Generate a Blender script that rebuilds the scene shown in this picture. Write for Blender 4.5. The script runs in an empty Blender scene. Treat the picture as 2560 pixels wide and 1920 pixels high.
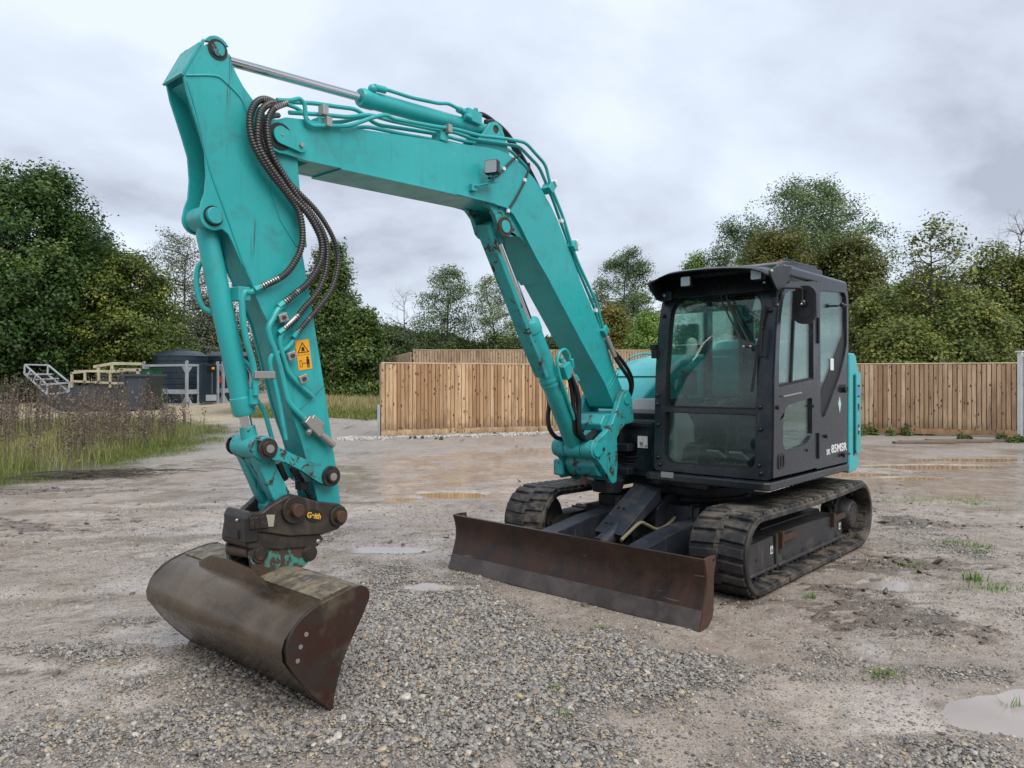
import bpy, bmesh, math, random
import numpy as np
from mathutils import Vector, Matrix
from mathutils.geometry import tessellate_polygon
R = math.radians
random.seed(7); rng = np.random.default_rng(7)
scene = bpy.context.scene
C = scene.collection

# ------------------------------------------------------------------ camera
cam_d = bpy.data.cameras.new('camera'); cam = bpy.data.objects.new('camera', cam_d); C.objects.link(cam)
cam.location = (0, 0, 1.58); cam.rotation_euler = (R(90), 0, 0)
cam_d.sensor_width = 36; cam_d.lens = 26.02; cam_d.shift_y = -10/2560
cam_d.clip_start = .05; cam_d.clip_end = 2000
scene.camera = cam

# ------------------------------------------------------------------ sky: overcast cloud over a clear-sky model
SUN_EL, SUN_AZ = 52, 150
world = bpy.data.worlds.new('World'); scene.world = world; world.use_nodes = True
nt = world.node_tree; nt.nodes.clear()
def wn(t, **k):
    n = nt.nodes.new(t)
    for a, b in k.items(): setattr(n, a, b)
    return n
wo = wn('ShaderNodeOutputWorld'); bg = wn('ShaderNodeBackground'); bg.inputs['Strength'].default_value = .1
sky = wn('ShaderNodeTexSky', sky_type='NISHITA', sun_disc=False)
sky.sun_elevation = R(SUN_EL); sky.sun_rotation = R(SUN_AZ)
tc = wn('ShaderNodeTexCoord'); sep = wn('ShaderNodeSeparateXYZ'); nt.links.new(tc.outputs['Generated'], sep.inputs[0])
zc = wn('ShaderNodeMath', operation='MAXIMUM'); nt.links.new(sep.outputs['Z'], zc.inputs[0]); zc.inputs[1].default_value = 0
za = wn('ShaderNodeMath', operation='ADD'); nt.links.new(zc.outputs[0], za.inputs[0]); za.inputs[1].default_value = .42
dv = wn('ShaderNodeVectorMath', operation='DIVIDE'); cb = wn('ShaderNodeCombineXYZ')
for i in range(3): nt.links.new(za.outputs[0], cb.inputs[i])
nt.links.new(tc.outputs['Generated'], dv.inputs[0]); nt.links.new(cb.outputs[0], dv.inputs[1])
mp = wn('ShaderNodeMapping'); mp.inputs['Scale'].default_value = (1, 1, 1.0); mp.inputs['Location'].default_value = (.35, .2, 0)
nt.links.new(dv.outputs[0], mp.inputs['Vector'])
n1 = wn('ShaderNodeTexNoise'); n1.inputs['Scale'].default_value = 1.45; n1.inputs['Detail'].default_value = 7; n1.inputs['Roughness'].default_value = .5; n1.inputs['Distortion'].default_value = .35
n2 = wn('ShaderNodeTexNoise'); n2.inputs['Scale'].default_value = 5.5; n2.inputs['Detail'].default_value = 6; n2.inputs['Roughness'].default_value = .55
nt.links.new(mp.outputs[0], n1.inputs['Vector']); nt.links.new(mp.outputs[0], n2.inputs['Vector'])
ma = wn('ShaderNodeMath', operation='MULTIPLY_ADD'); nt.links.new(n2.outputs['Fac'], ma.inputs[0]); ma.inputs[1].default_value = .22; nt.links.new(n1.outputs['Fac'], ma.inputs[2])
cr = wn('ShaderNodeValToRGB'); nt.links.new(ma.outputs[0], cr.inputs[0])
el = cr.color_ramp.elements
el[0].position = .47; el[0].color = (.43, .47, .56, 1); el[1].position = .74; el[1].color = (.79, .865, .975, 1)
e = el.new(.56); e.color = (.60, .655, .755, 1); e = el.new(.64); e.color = (.68, .755, .865, 1)
sc10 = wn('ShaderNodeVectorMath', operation='SCALE'); nt.links.new(cr.outputs[0], sc10.inputs[0]); sc10.inputs['Scale'].default_value = 5.5
mx = wn('ShaderNodeMix', data_type='RGBA'); mx.inputs['Factor'].default_value = .94
nt.links.new(sky.outputs[0], mx.inputs['A']); nt.links.new(sc10.outputs[0], mx.inputs['B'])
nt.links.new(mx.outputs['Result'], bg.inputs['Color']); nt.links.new(bg.outputs[0], wo.inputs[0])

# ------------------------------------------------------------------ veiled sun and exposure
sun_d = bpy.data.lights.new('sun', 'SUN'); sun = bpy.data.objects.new('sun', sun_d); C.objects.link(sun)
sun_d.energy = 1.5; sun_d.angle = R(50); sun_d.color = (1, .97, .93)
_a = R(SUN_AZ); sd = Vector((math.sin(_a)*math.cos(R(SUN_EL)), math.cos(_a)*math.cos(R(SUN_EL)), math.sin(R(SUN_EL))))
sun.rotation_euler = sd.to_track_quat('Z', 'Y').to_euler(); sun.location = (0, 0, 20)
scene.view_settings.view_transform = 'Standard'; scene.view_settings.look = 'None'
scene.view_settings.exposure = 1.05; scene.view_settings.gamma = 1; scene.view_settings.use_curve_mapping = False

# ------------------------------------------------------------------ helpers
def tag(o, label=None, cat=None, group=None, kind=None):
    for k, v in (('label', label), ('category', cat), ('group', group), ('kind', kind)):
        if v: o[k] = v
    return o
def empty(name, loc=(0, 0, 0), rz=0):
    o = bpy.data.objects.new(name, None); C.objects.link(o); o.location = loc; o.rotation_euler = (0, 0, rz)
    o.empty_display_size = .2
    return o
def catmull(pts, n=8):
    P = [Vector(p) for p in pts]
    if len(P) < 3: return P
    Q = [P[0]*2-P[1]] + P + [P[-1]*2-P[-2]]; out = []
    for i in range(1, len(Q)-2):
        a, b, c, d = Q[i-1], Q[i], Q[i+1], Q[i+2]
        for k in range(n):
            t = k/n
            out.append(.5*((2*b)+(c-a)*t+(2*a-5*b+4*c-d)*t*t+(3*b-a-3*c+d)*t**3))
    out.append(P[-1]); return out
def resample(P, step):
    L = [0]
    for i in range(1, len(P)): L.append(L[-1]+(P[i]-P[i-1]).length)
    n = max(2, int(L[-1]/step)); out = []; j = 0
    for k in range(n+1):
        s = L[-1]*k/n
        while j < len(P)-2 and L[j+1] < s: j += 1
        t = (s-L[j])/max(1e-9, L[j+1]-L[j]); out.append(P[j].lerp(P[j+1], min(1, t)))
    return out
def rrect(x0, z0, x1, z1, r, n=5):
    if not isinstance(r, (tuple, list)): r = (r,)*4
    out = []
    for (cx, cz, a, rr) in ((x1-r[0], z1-r[0], 0, r[0]), (x0+r[1], z1-r[1], 90, r[1]), (x0+r[2], z0+r[2], 180, r[2]), (x1-r[3], z0+r[3], 270, r[3])):
        for k in range(n+1):
            t = R(a+90*k/n); out.append((cx+rr*math.cos(t), cz+rr*math.sin(t)))
    return out
def circ(cx, cz, r, n=20, a0=0, a1=360):
    full = abs(a1-a0) >= 360
    return [(cx+r*math.cos(R(a0+(a1-a0)*k/(n if full else n-1))), cz+r*math.sin(R(a0+(a1-a0)*k/(n if full else n-1)))) for k in range(n)]

class MB:
    def __init__(s, T=None): s.v = []; s.f = []; s.T = T or Matrix()
    def add(s, vs, fs):
        o = len(s.v); s.marks = getattr(s, 'marks', []) + [(o, len(s.f))]; s.v += [s.T @ Vector(p) for p in vs]; s.f += [[o+i for i in f] for f in fs]; return s
    def box(s, c, d, rot=None):
        x, y, z = (a/2 for a in d); m = (rot or Matrix()).to_4x4(); m = Matrix.Translation(c) @ m
        vs = [m @ Vector((sx*x, sy*y, sz*z)) for sx in (-1, 1) for sy in (-1, 1) for sz in (-1, 1)]
        return s.add(vs, [(0, 1, 3, 2), (4, 6, 7, 5), (0, 4, 5, 1), (2, 3, 7, 6), (0, 2, 6, 4), (1, 5, 7, 3)])
    def bar(s, p, q, w, h, up=(0, 0, 1)):
        p = Vector(p); q = Vector(q); d = (q-p); L = d.length; x = d.normalized(); u = Vector(up)
        y = u.cross(x)
        if y.length < 1e-5: y = Vector((0, 1, 0)).cross(x)
        y.normalize(); z = x.cross(y); m = Matrix((x, y, z)).transposed()
        return s.box((p+q)/2, (L, w, h), m)
    def plate(s, outer, y0, y1, holes=(), ax='y', fn=None):
        """outline in two axes, thickness along the third; holes cut through"""
        def mk(a, b, t):
            p = {'y': (a, t, b), 'x': (t, a, b), 'z': (a, b, t)}[ax]
            return fn(*p) if fn else p
        loops = [list(outer)]+[list(h) for h in holes]; flat = [p for l in loops for p in l]; n = len(flat)
        tris = tessellate_polygon([[Vector((a, b, 0)) for a, b in l] for l in loops])
        vs = [mk(a, b, y0) for a, b in flat]+[mk(a, b, y1) for a, b in flat]
        fs = [tuple(t) for t in tris]+[tuple(n+i for i in reversed(t)) for t in tris]; k = 0
        for l in loops:
            m = len(l)
            for i in range(m):
                j = (i+1) % m; fs.append((k+i, k+j, n+k+j, n+k+i))
            k += m
        return s.add(vs, fs)
    def cyl(s, p, q, r, r2=None, n=20, caps=True):
        p = Vector(p); q = Vector(q); r2 = r if r2 is None else r2; x = (q-p).normalized()
        a = x.orthogonal().normalized(); b = x.cross(a); vs = []
        for c, rr in ((p, r), (q, r2)):
            for k in range(n):
                t = 2*math.pi*k/n; vs.append(c+(a*math.cos(t)+b*math.sin(t))*rr)
        fs = [(k, (k+1) % n, n+(k+1) % n, n+k) for k in range(n)]
        if caps: fs += [tuple(range(n-1, -1, -1)), tuple(range(n, 2*n))]
        return s.add(vs, fs)
    def lathe(s, p, q, prof, n=24):
        """prof: (distance along p->q, radius)"""
        p = Vector(p); q = Vector(q); x = (q-p).normalized(); a = x.orthogonal().normalized(); b = x.cross(a); vs = []
        for d, r in prof:
            for k in range(n):
                t = 2*math.pi*k/n; vs.append(p+x*d+(a*math.cos(t)+b*math.sin(t))*r)
        m = len(prof); fs = [(i*n+k, i*n+(k+1) % n, (i+1)*n+(k+1) % n, (i+1)*n+k) for i in range(m-1) for k in range(n)]
        fs += [tuple(range(n-1, -1, -1)), tuple(range((m-1)*n, m*n))]
        return s.add(vs, fs)
    def tube(s, pts, r, n=8, res=6, smooth=True, step=None, ripple=0):
        P = catmull(pts, res) if smooth else [Vector(p) for p in pts]
        if step: P = resample(P, step)
        vs = []; a = None
        for i, p in enumerate(P):
            t = (P[min(i+1, len(P)-1)]-P[max(i-1, 0)]).normalized()
            if a is None: a = t.orthogonal().normalized()
            a = (a-t*a.dot(t)); a = a.normalized() if a.length > 1e-6 else t.orthogonal().normalized(); b = t.cross(a)
            rr = r*(1+ripple*(1 if (i//2) % 2 else -1)) if ripple else r
            for k in range(n):
                w = 2*math.pi*k/n; vs.append(p+(a*math.cos(w)+b*math.sin(w))*rr)
        m = len(P); fs = [(i*n+k, i*n+(k+1) % n, (i+1)*n+(k+1) % n, (i+1)*n+k) for i in range(m-1) for k in range(n)]
        fs += [tuple(range(n-1, -1, -1)), tuple(range((m-1)*n, m*n))]
        return s.add(vs, fs)
    def bent(s, pts, r, n=10, rad=.045):
        """a stiff pipe: straight runs with small-radius bends"""
        P = [Vector(p) for p in pts]; Q = [P[0]]
        for i in range(1, len(P)-1):
            u = P[i-1]-P[i]; w = P[i+1]-P[i]; d = min(rad, u.length*.45, w.length*.45)
            a = P[i]+u.normalized()*d; b = P[i]+w.normalized()*d
            for k in range(5):
                t = k/4; Q.append(a*(1-t)**2+P[i]*2*t*(1-t)+b*t*t)
        Q.append(P[-1]); return s.tube(Q, r, n, smooth=False)
    def ball(s, c, r, sc=(1, 1, 1), n=14, m=9, T=None):
        vs = []; c = Vector(c)
        for i in range(m+1):
            th = math.pi*i/m
            for k in range(n):
                ph = 2*math.pi*k/n; d = Vector((math.sin(th)*math.cos(ph)*sc[0], math.sin(th)*math.sin(ph)*sc[1], math.cos(th)*sc[2]))*r
                vs.append(c+(T @ d if T else d))
        return s.add(vs, [(i*n+k, (i+1)*n+k, (i+1)*n+(k+1) % n, i*n+(k+1) % n) for i in range(m) for k in range(n)])
    def build(s, name, mat, parent=None, bevel=0, ang=38, seg=2):
        me = bpy.data.meshes.new(name); me.from_pydata([tuple(v) for v in s.v], [], s.f)
        bm = bmesh.new(); bm.from_mesh(me); bmesh.ops.remove_doubles(bm, verts=bm.verts, dist=1e-6) if len(s.v) < 40 else None
        bmesh.ops.dissolve_degenerate(bm, edges=bm.edges, dist=1e-7)
        bmesh.ops.recalc_face_normals(bm, faces=bm.faces); bm.to_mesh(me); bm.free()
        me.polygons.foreach_set('use_smooth', [True]*len(me.polygons)); me.set_sharp_from_angle(angle=R(ang))
        me.materials.append(mat); o = bpy.data.objects.new(name, me); C.objects.link(o)
        if parent: o.parent = parent
        if bevel:
            b = o.modifiers.new('bevel', 'BEVEL'); b.width = bevel; b.segments = seg; b.limit_method = 'ANGLE'; b.angle_limit = R(32); b.harden_normals = True
        return o
def _each(s, name, mat, parent=None, bevel=0, ang=38, seg=2):
    """one object for every shape that was added"""
    mk = s.marks+[(len(s.v), len(s.f))]
    for (v0, f0), (v1, f1) in zip(mk[:-1], mk[1:]):
        p = MB(); p.v = s.v[v0:v1]; p.f = [[i-v0 for i in f] for f in s.f[f0:f1]]; p.build(name, mat, parent, bevel, ang, seg)
MB.each = _each
def text_obj(name, body, mat, parent, T, size, depth=.002, sx=1, bold=0):
    cu = bpy.data.curves.new(name, 'FONT'); cu.body = body; cu.size = size; cu.extrude = depth; cu.align_x = 'CENTER'; cu.align_y = 'CENTER'; cu.offset = bold
    t = bpy.data.objects.new(name, cu); C.objects.link(t)
    bpy.context.view_layer.update(); me = bpy.data.meshes.new_from_object(t.evaluated_get(bpy.context.evaluated_depsgraph_get()))
    bpy.data.objects.remove(t); me.transform(T @ Matrix.Diagonal((sx, 1, 1, 1))); me.materials.clear(); me.materials.append(mat)
    o = bpy.data.objects.new(name, me); C.objects.link(o); o.parent = parent
    return o
def side_T(x, y, z):   # lettering on a face that looks to the machine's left (+y)
    return Matrix(((-1, 0, 0, x), (0, 0, 1, y), (0, 1, 0, z), (0, 0, 0, 1)))
def front_T(x, y, z):  # lettering on a face that looks forward (+x)
    return Matrix(((0, 0, 1, x), (1, 0, 0, y), (0, 1, 0, z), (0, 0, 0, 1)))

# ------------------------------------------------------------------ materials
class N:
    def __init__(s, name):
        s.m = bpy.data.materials.new(name); s.m.use_nodes = True; s.t = s.m.node_tree; s.t.nodes.clear()
        s.o = s.n('ShaderNodeOutputMaterial'); s.p = s.n('ShaderNodeBsdfPrincipled'); s.l(s.p.outputs[0], s.o.inputs[0]); s.tc = s.n('ShaderNodeTexCoord')
    def n(s, t, **k):
        n = s.t.nodes.new(t)
        for a, b in k.items(): setattr(n, a, b)
        return n
    def l(s, a, b): s.t.links.new(a, b)
    def set(s, **k):
        for a, v in k.items():
            i = s.p.inputs[a.replace('_', ' ')]
            if hasattr(v, 'is_output'): s.l(v, i)
            else: i.default_value = (tuple(v)+(1,) if isinstance(v, (tuple, list)) and len(v) == 3 else v)
    def noise(s, scale, detail=4, rough=.55, dist=0, vec=None, sc=None, w=None):
        n = s.n('ShaderNodeTexNoise'); n.inputs['Scale'].default_value = scale; n.inputs['Detail'].default_value = detail
        n.inputs['Roughness'].default_value = rough; n.inputs['Distortion'].default_value = dist
        v = vec or s.tc.outputs['Object']
        if sc:
            m = s.n('ShaderNodeMapping'); m.inputs['Scale'].default_value = sc; s.l(v, m.inputs[0]); v = m.outputs[0]
        s.l(v, n.inputs['Vector']); return n.outputs['Fac']
    def ramp(s, f, a, b, ca=0, cb=1, smooth=False):
        n = s.n('ShaderNodeMapRange'); n.inputs[1].default_value = a; n.inputs[2].default_value = b; n.inputs[3].default_value = ca; n.inputs[4].default_value = cb
        if smooth: n.interpolation_type = 'SMOOTHSTEP'
        s.l(f, n.inputs[0]); return n.outputs[0]
    def mix(s, f, a, b, mode='MIX'):
        n = s.n('ShaderNodeMix', data_type='RGBA', blend_type=mode)
        for i, v in (('Factor', f), ('A', a), ('B', b)):
            if hasattr(v, 'is_output'): s.l(v, n.inputs[i])
            else: n.inputs[i].default_value = v if i == 'Factor' else (tuple(v)+(1,) if len(v) == 3 else v)
        return n.outputs['Result']
    def math(s, op, a, b=0, c=None):
        n = s.n('ShaderNodeMath', operation=op)
        for i, v in enumerate((a, b) if c is None else (a, b, c)):
            if hasattr(v, 'is_output'): s.l(v, n.inputs[i])
            else: n.inputs[i].default_value = v
        return n.outputs[0]
    def bump(s, h, dist=.01, strength=1, nrm=None):
        b = s.n('ShaderNodeBump'); b.inputs['Distance'].default_value = dist; b.inputs['Strength'].default_value = strength
        s.l(h, b.inputs['Height'])
        if nrm: s.l(nrm, b.inputs['Normal'])
        return b.outputs[0]
def paint(name, col, col2, rough=.38, grime=(.03, .025, .02), gamt=.45, chips=0, streak=True, chipcol=(.05, .026, .016), metal=0, spec=.5):
    m = N(name)
    big = m.noise(1.7, 4); c = m.mix(m.ramp(big, .35, .68), col, col2)
    fine = m.noise(42, 5, .7); spots = m.ramp(fine, .655, .72)
    med = m.noise(6, 6, .62, .4); patch = m.math('MULTIPLY', m.ramp(med, .52, .74), gamt)
    if streak:
        st = m.noise(1, 5, .6, .2, sc=(16, 16, 1.3)); patch = m.math('MAXIMUM', patch, m.math('MULTIPLY', m.ramp(st, .58, .76), gamt))
    if streak:
        dr = m.noise(1, 3, .5, .9, sc=(30, 30, 1.1)); dm = m.noise(2.3, 3); drip = m.math('MULTIPLY', m.ramp(dr, .66, .68), m.ramp(dm, .48, .60)); patch = m.math('MAXIMUM', patch, m.math('MULTIPLY', drip, min(.9, gamt*1.6)))
    c = m.mix(patch, c, grime); c = m.mix(m.math('MULTIPLY', spots, min(1, gamt*1.2)), c, grime)
    rgh = m.ramp(med, .3, .75, rough-.07, rough+.22); h = fine
    if chips:
        cn = m.noise(11, 7, .72, .8); cf = m.ramp(cn, .60-.12*chips, .615-.12*chips); c = m.mix(cf, c, chipcol)
        rgh = m.math('ADD', rgh, m.math('MULTIPLY', cf, .25)); h = m.math('SUBTRACT', m.math('MULTIPLY', fine, .2), cf)
    m.set(Base_Color=c, Roughness=rgh, Metallic=metal, Specular_IOR_Level=spec, Normal=m.bump(h, .0012 if not chips else .002, .35))
    return m.m
TEAL = (.022, .340, .342); TEAL2 = (.030, .395, .395)
M_teal = paint('teal_paint', TEAL, TEAL2, .30, (.055, .075, .065), .34)
M_teal_arm = paint('teal_paint_spattered', (.022, .335, .335), (.031, .395, .395), .30, (.04, .06, .055), .42)
M_teal_worn = paint('teal_paint_chipped', (.023, .30, .305), (.031, .36, .365), .42, (.05, .04, .03), .7, chips=.34)
M_teal_clean = paint('teal_paint_hood', (.024, .36, .37), (.030, .40, .41), .22, (.05, .09, .09), .2, streak=False)
M_grey = paint('dark_grey_paint', (.013, .0165, .022), (.018, .022, .029), .18, (.075, .065, .055), .28)
M_navy = paint('undercarriage_paint', (.010, .013, .020), (.017, .021, .030), .42, (.085, .068, .05), .5)
M_navym = paint('muddy_undercarriage_paint', (.024, .026, .032), (.045, .04, .036), .5, (.115, .088, .062), .85)
M_black = paint('black_plastic', (.007, .007, .009), (.011, .011, .013), .34, (.05, .045, .04), .18, streak=False)
M_hitch = paint('muddy_black_hitch', (.010, .010, .011), (.036, .026, .019), .38, (.085, .066, .045), .8, chips=.35, chipcol=(.05, .027, .018))
M_ear = paint('worn_ear_paint', (.045, .21, .17), (.06, .26, .21), .5, (.10, .075, .05), .9, chips=1.25, chipcol=(.055, .034, .024))
M_rust = paint('rusty_brown_steel', (.060, .030, .020), (.095, .048, .030), .5, (.035, .022, .018), .6, metal=.15)
def simple(name, col, rough=.5, metal=0, **k):
    m = N(name); m.set(Base_Color=col, Roughness=rough, Metallic=metal, **k)
    n = m.noise(25, 4); m.set(Normal=m.bump(n, .0008, .25)); return m.m
M_chrome = simple('chrome_rod', (.62, .62, .63), .13, 1)
M_zinc = simple('zinc_fitting', (.40, .38, .35), .42, .75)
M_hose = simple('black_hose', (.012, .012, .013), .45)
M_coil = simple('dark_spiral_guard', (.055, .052, .050), .30, .3)
M_rub = simple('black_rubber_seal', (.010, .010, .011), .55)
M_white = simple('white_sticker', (.72, .72, .70), .45)
M_ink = simple('black_ink', (.012, .012, .012), .5)
M_gold = simple('gold_ink', (.75, .42, .05), .4)
M_amber = simple('amber_sticker', (.80, .36, .01), .42)
M_redp = simple('red_plastic', (.45, .03, .02), .35)
M_orange = simple('orange_belt', (.75, .09, .02), .6)
M_paleg = simple('pale_green_tag', (.42, .66, .58), .5)
M_blue = simple('blue_sticker', (.10, .22, .50), .45)
M_seat = simple('black_seat_cloth', (.018, .019, .020), .85)
M_trim = simple('grey_cab_trim', (.26, .28, .28), .6)
M_dtrim = simple('dark_cab_trim', (.030, .034, .036), .55)
M_lens = simple('lamp_lens', (.30, .33, .34), .12, 0, Specular_IOR_Level=.8)
M_ohose = simple('olive_hose_sleeve', (.16, .14, .085), .6)
M_galv = paint('galvanised_steel', (.34, .37, .40), (.46, .49, .52), .42, (.20, .20, .20), .4, metal=.35)
M_tank = paint('dark_tank_plastic', (.010, .020, .030), (.014, .027, .040), .36, (.04, .045, .045), .25)
M_skip = paint('grey_skip_paint', (.035, .041, .052), (.045, .052, .065), .5, (.045, .04, .035), .5)
M_green = paint('green_cabinet_paint', (.008, .070, .026), (.012, .085, .032), .4, (.03, .04, .03), .3)
M_cream = paint('cream_timber_paint', (.36, .31, .205), (.46, .41, .29), .65, (.22, .18, .11), .4)
M_whitep = paint('white_gate_paint', (.62, .62, .60), (.70, .70, .68), .5, (.30, .26, .22), .4)
def glass(name, tint, rough=.02):
    m = N(name); m.t.nodes.remove(m.p)
    tr = m.n('ShaderNodeBsdfTransparent'); tr.inputs[0].default_value = tint+(1,)
    gl = m.n('ShaderNodeBsdfGlossy'); gl.inputs['Roughness'].default_value = rough; gl.inputs[0].default_value = (.9, 1, .97, 1)
    df = m.n('ShaderNodeBsdfDiffuse'); df.inputs[0].default_value = (.42, .44, .40, 1)
    fr = m.n('ShaderNodeFresnel'); fr.inputs[0].default_value = 1.5
    a = m.n('ShaderNodeMixShader'); m.l(m.math('MULTIPLY', fr.outputs[0], .8), a.inputs[0]); m.l(tr.outputs[0], a.inputs[1]); m.l(gl.outputs[0], a.inputs[2])
    dn = m.noise(55, 5, .7); dirt = m.ramp(dn, .72, .80, .0, .3); d2 = m.ramp(m.noise(3, 4), .4, .75, .002, .03); dr = m.math('MAXIMUM', dirt, d2)
    b = m.n('ShaderNodeMixShader'); m.l(dr, b.inputs[0]); m.l(a.outputs[0], b.inputs[1]); m.l(df.outputs[0], b.inputs[2]); m.l(b.outputs[0], m.o.inputs[0])
    return m.m
M_glass = glass('green_tinted_glass', (.86, .945, .91)); M_glass2 = glass('side_glass', (.88, .945, .92))
# rubber track with dried mud on the raised faces
m = N('muddy_rubber'); a = m.noise(9, 7, .68, .5); b = m.noise(2.2, 3); f = m.math('MULTIPLY', m.ramp(a, .42, .58), m.ramp(b, .34, .56))
geo = m.n('ShaderNodeNewGeometry'); pt = m.ramp(geo.outputs['Pointiness'], .44, .54)
c = m.mix(f, (.010, .010, .011), (.120, .098, .076)); c = m.mix(m.ramp(m.noise(60, 4), .62, .7), c, (.02, .018, .016))
m.set(Base_Color=c, Roughness=m.ramp(a, .3, .7, .42, .8), Normal=m.bump(a, .006, .5)); M_rubber = m.m
m = N('bucket_steel'); a = m.noise(2.2, 5, .6, .5); s1 = m.noise(1, 5, .6, .3, sc=(9, 2.5, 9)); d = m.noise(14, 7, .7, .6)
c = m.mix(m.ramp(a, .38, .62), (.070, .048, .031), (.135, .098, .064)); c = m.mix(m.math('MULTIPLY', m.ramp(d, .50, .66), .6), c, (.125, .098, .066))
c = m.mix(m.math('MULTIPLY', m.ramp(s1, .60, .70), .6), c, (.03, .022, .018))
m.set(Base_Color=c, Metallic=.5, Roughness=m.ramp(d, .35, .70, .14, .46), Normal=m.bump(m.math('ADD', d, m.math('MULTIPLY', a, .6)), .004, .4)); M_bucket = m.m
m = N('bucket_top_mud'); d = m.noise(11, 7, .7, .8); a = m.noise(3.5, 5, .6, .4)
c = m.mix(m.ramp(d, .42, .62), (.075, .060, .042), (.230, .195, .135)); c = m.mix(m.math('MULTIPLY', m.ramp(a, .60, .66), m.ramp(d, .4, .5)), c, (.04, .075, .13))
m.set(Base_Color=c, Roughness=.62, Normal=m.bump(d, .012, .7)); M_bmud = m.m
m = N('bucket_side_rust'); d = m.noise(7, 7, .66, .5); a = m.noise(2.4, 4); pos = m.n('ShaderNodeSeparateXYZ'); m.l(m.tc.outputs['Object'], pos.inputs[0])
c = m.mix(m.ramp(d, .42, .60), (.038, .014, .009), (.027, .019, .014)); c = m.mix(m.math('MULTIPLY', m.ramp(a, .50, .60), m.ramp(d, .40, .55)), c, (.115, .092, .060))
m.set(Base_Color=c, Metallic=.1, Roughness=m.ramp(d, .35, .65, .38, .65), Normal=m.bump(d, .004, .4)); M_bside = m.m
m = N('blade_steel'); d = m.noise(5, 7, .66, .6); st = m.noise(1, 6, .65, .3, sc=(14, 14, 2.0)); sc2 = m.noise(1, 4, .6, .5, sc=(40, 3, 26))
c = m.mix(m.ramp(d, .40, .64), (.022, .013, .010), (.058, .026, .015)); c = m.mix(m.math('MULTIPLY', m.ramp(st, .55, .72), .7), c, (.062, .030, .016))
c = m.mix(m.math('MULTIPLY', m.ramp(sc2, .66, .70), .55), c, (.19, .16, .13))
m.set(Base_Color=c, Metallic=.2, Roughness=m.ramp(d, .35, .68, .34, .58), Normal=m.bump(d, .003, .4)); M_blade = m.m
m = N('blade_edge_steel'); d = m.noise(6, 7, .66, .6); c = m.mix(m.ramp(d, .4, .62), (.060, .048, .044), (.105, .085, .078))
m.set(Base_Color=c, Metallic=.35, Roughness=m.ramp(d, .35, .65, .30, .52), Normal=m.bump(d, .002, .4)); M_bedge = m.m
# fence timber: every board its own tone, with grain and knots
def timber(name, ca, cb, dark, knots=True):
    m = N(name); oi = m.n('ShaderNodeObjectInfo'); add = m.n('ShaderNodeVectorMath', operation='ADD'); sc = m.n('ShaderNodeVectorMath', operation='SCALE')
    cmb = m.n('ShaderNodeCombineXYZ')
    for i in range(3): m.l(oi.outputs['Random'], cmb.inputs[i])
    m.l(cmb.outputs[0], sc.inputs[0]); sc.inputs['Scale'].default_value = 37; m.l(m.tc.outputs['Object'], add.inputs[0]); m.l(sc.outputs[0], add.inputs[1])
    v = add.outputs[0]; g = m.noise(1, 5, .6, 1.2, vec=v, sc=(26, 26, 1.6)); bl = m.noise(1, 3, .5, .3, vec=v, sc=(3, 3, .9))
    c = m.mix(oi.outputs['Random'], ca, cb); c = m.mix(m.math('MULTIPLY', m.ramp(g, .45, .68), .45), c, dark); c = m.mix(m.math('MULTIPLY', m.ramp(bl, .52, .70), .55), c, dark)
    if knots:
        vo = m.n('ShaderNodeTexVoronoi'); vo.inputs['Scale'].default_value = 1; mp = m.n('ShaderNodeMapping'); mp.inputs['Scale'].default_value = (9, 9, 4.2); m.l(v, mp.inputs[0]); m.l(mp.outputs[0], vo.inputs['Vector'])
        c = m.mix(m.ramp(vo.outputs['Distance'], .22, .14), c, (.055, .022, .010))
    sx = m.n('ShaderNodeSeparateXYZ'); m.l(m.tc.outputs['Object'], sx.inputs[0]); sn = m.noise(1, 4, .6, .3, vec=v, sc=(5, 5, 2.2)); st = m.ramp(m.math('ADD', sx.outputs['Z'], m.math('MULTIPLY', sn, .9)), .72, .46)
    if knots: c = m.mix(m.math('MULTIPLY', st, .55), c, (.11, .062, .034))
    m.set(Base_Color=c, Roughness=.72, Normal=m.bump(g, .003, .5)); return m.m
M_wood = timber('new_fence_board', (.33, .185, .085), (.62, .43, .25), (.17, .075, .03))
M_wood2 = timber('damp_fence_board', (.27, .165, .09), (.52, .38, .25), (.12, .062, .03))
M_rail = timber('fence_rail_timber', (.50, .38, .24), (.58, .45, .30), (.30, .19, .10), False)
M_grey_t = timber('old_grey_timber', (.16, .12, .09), (.22, .17, .12), (.08, .06, .045), False)
M_bark = timber('bark', (.050, .040, .030), (.075, .062, .048), (.025, .02, .016), False)
M_bare = timber('bare_branch', (.16, .13, .10), (.20, .165, .13), (.10, .08, .06), False)
def leafmat(name, dark, mid, lite, rough=.5):
    m = N(name); at = m.n('ShaderNodeAttribute', attribute_name='tint'); t = at.outputs['Fac']
    c = m.mix(m.ramp(t, 0, .55), dark, mid); c = m.mix(m.ramp(t, .6, 1), c, lite)
    m.set(Base_Color=c, Roughness=rough, Specular_IOR_Level=.35)
    tl = m.n('ShaderNodeBsdfTranslucent'); m.l(c, tl.inputs[0]); ms = m.n('ShaderNodeMixShader'); ms.inputs[0].default_value = .30
    m.l(m.p.outputs[0], ms.inputs[1]); m.l(tl.outputs[0], ms.inputs[2]); m.l(ms.outputs[0], m.o.inputs[0]); return m.m
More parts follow.
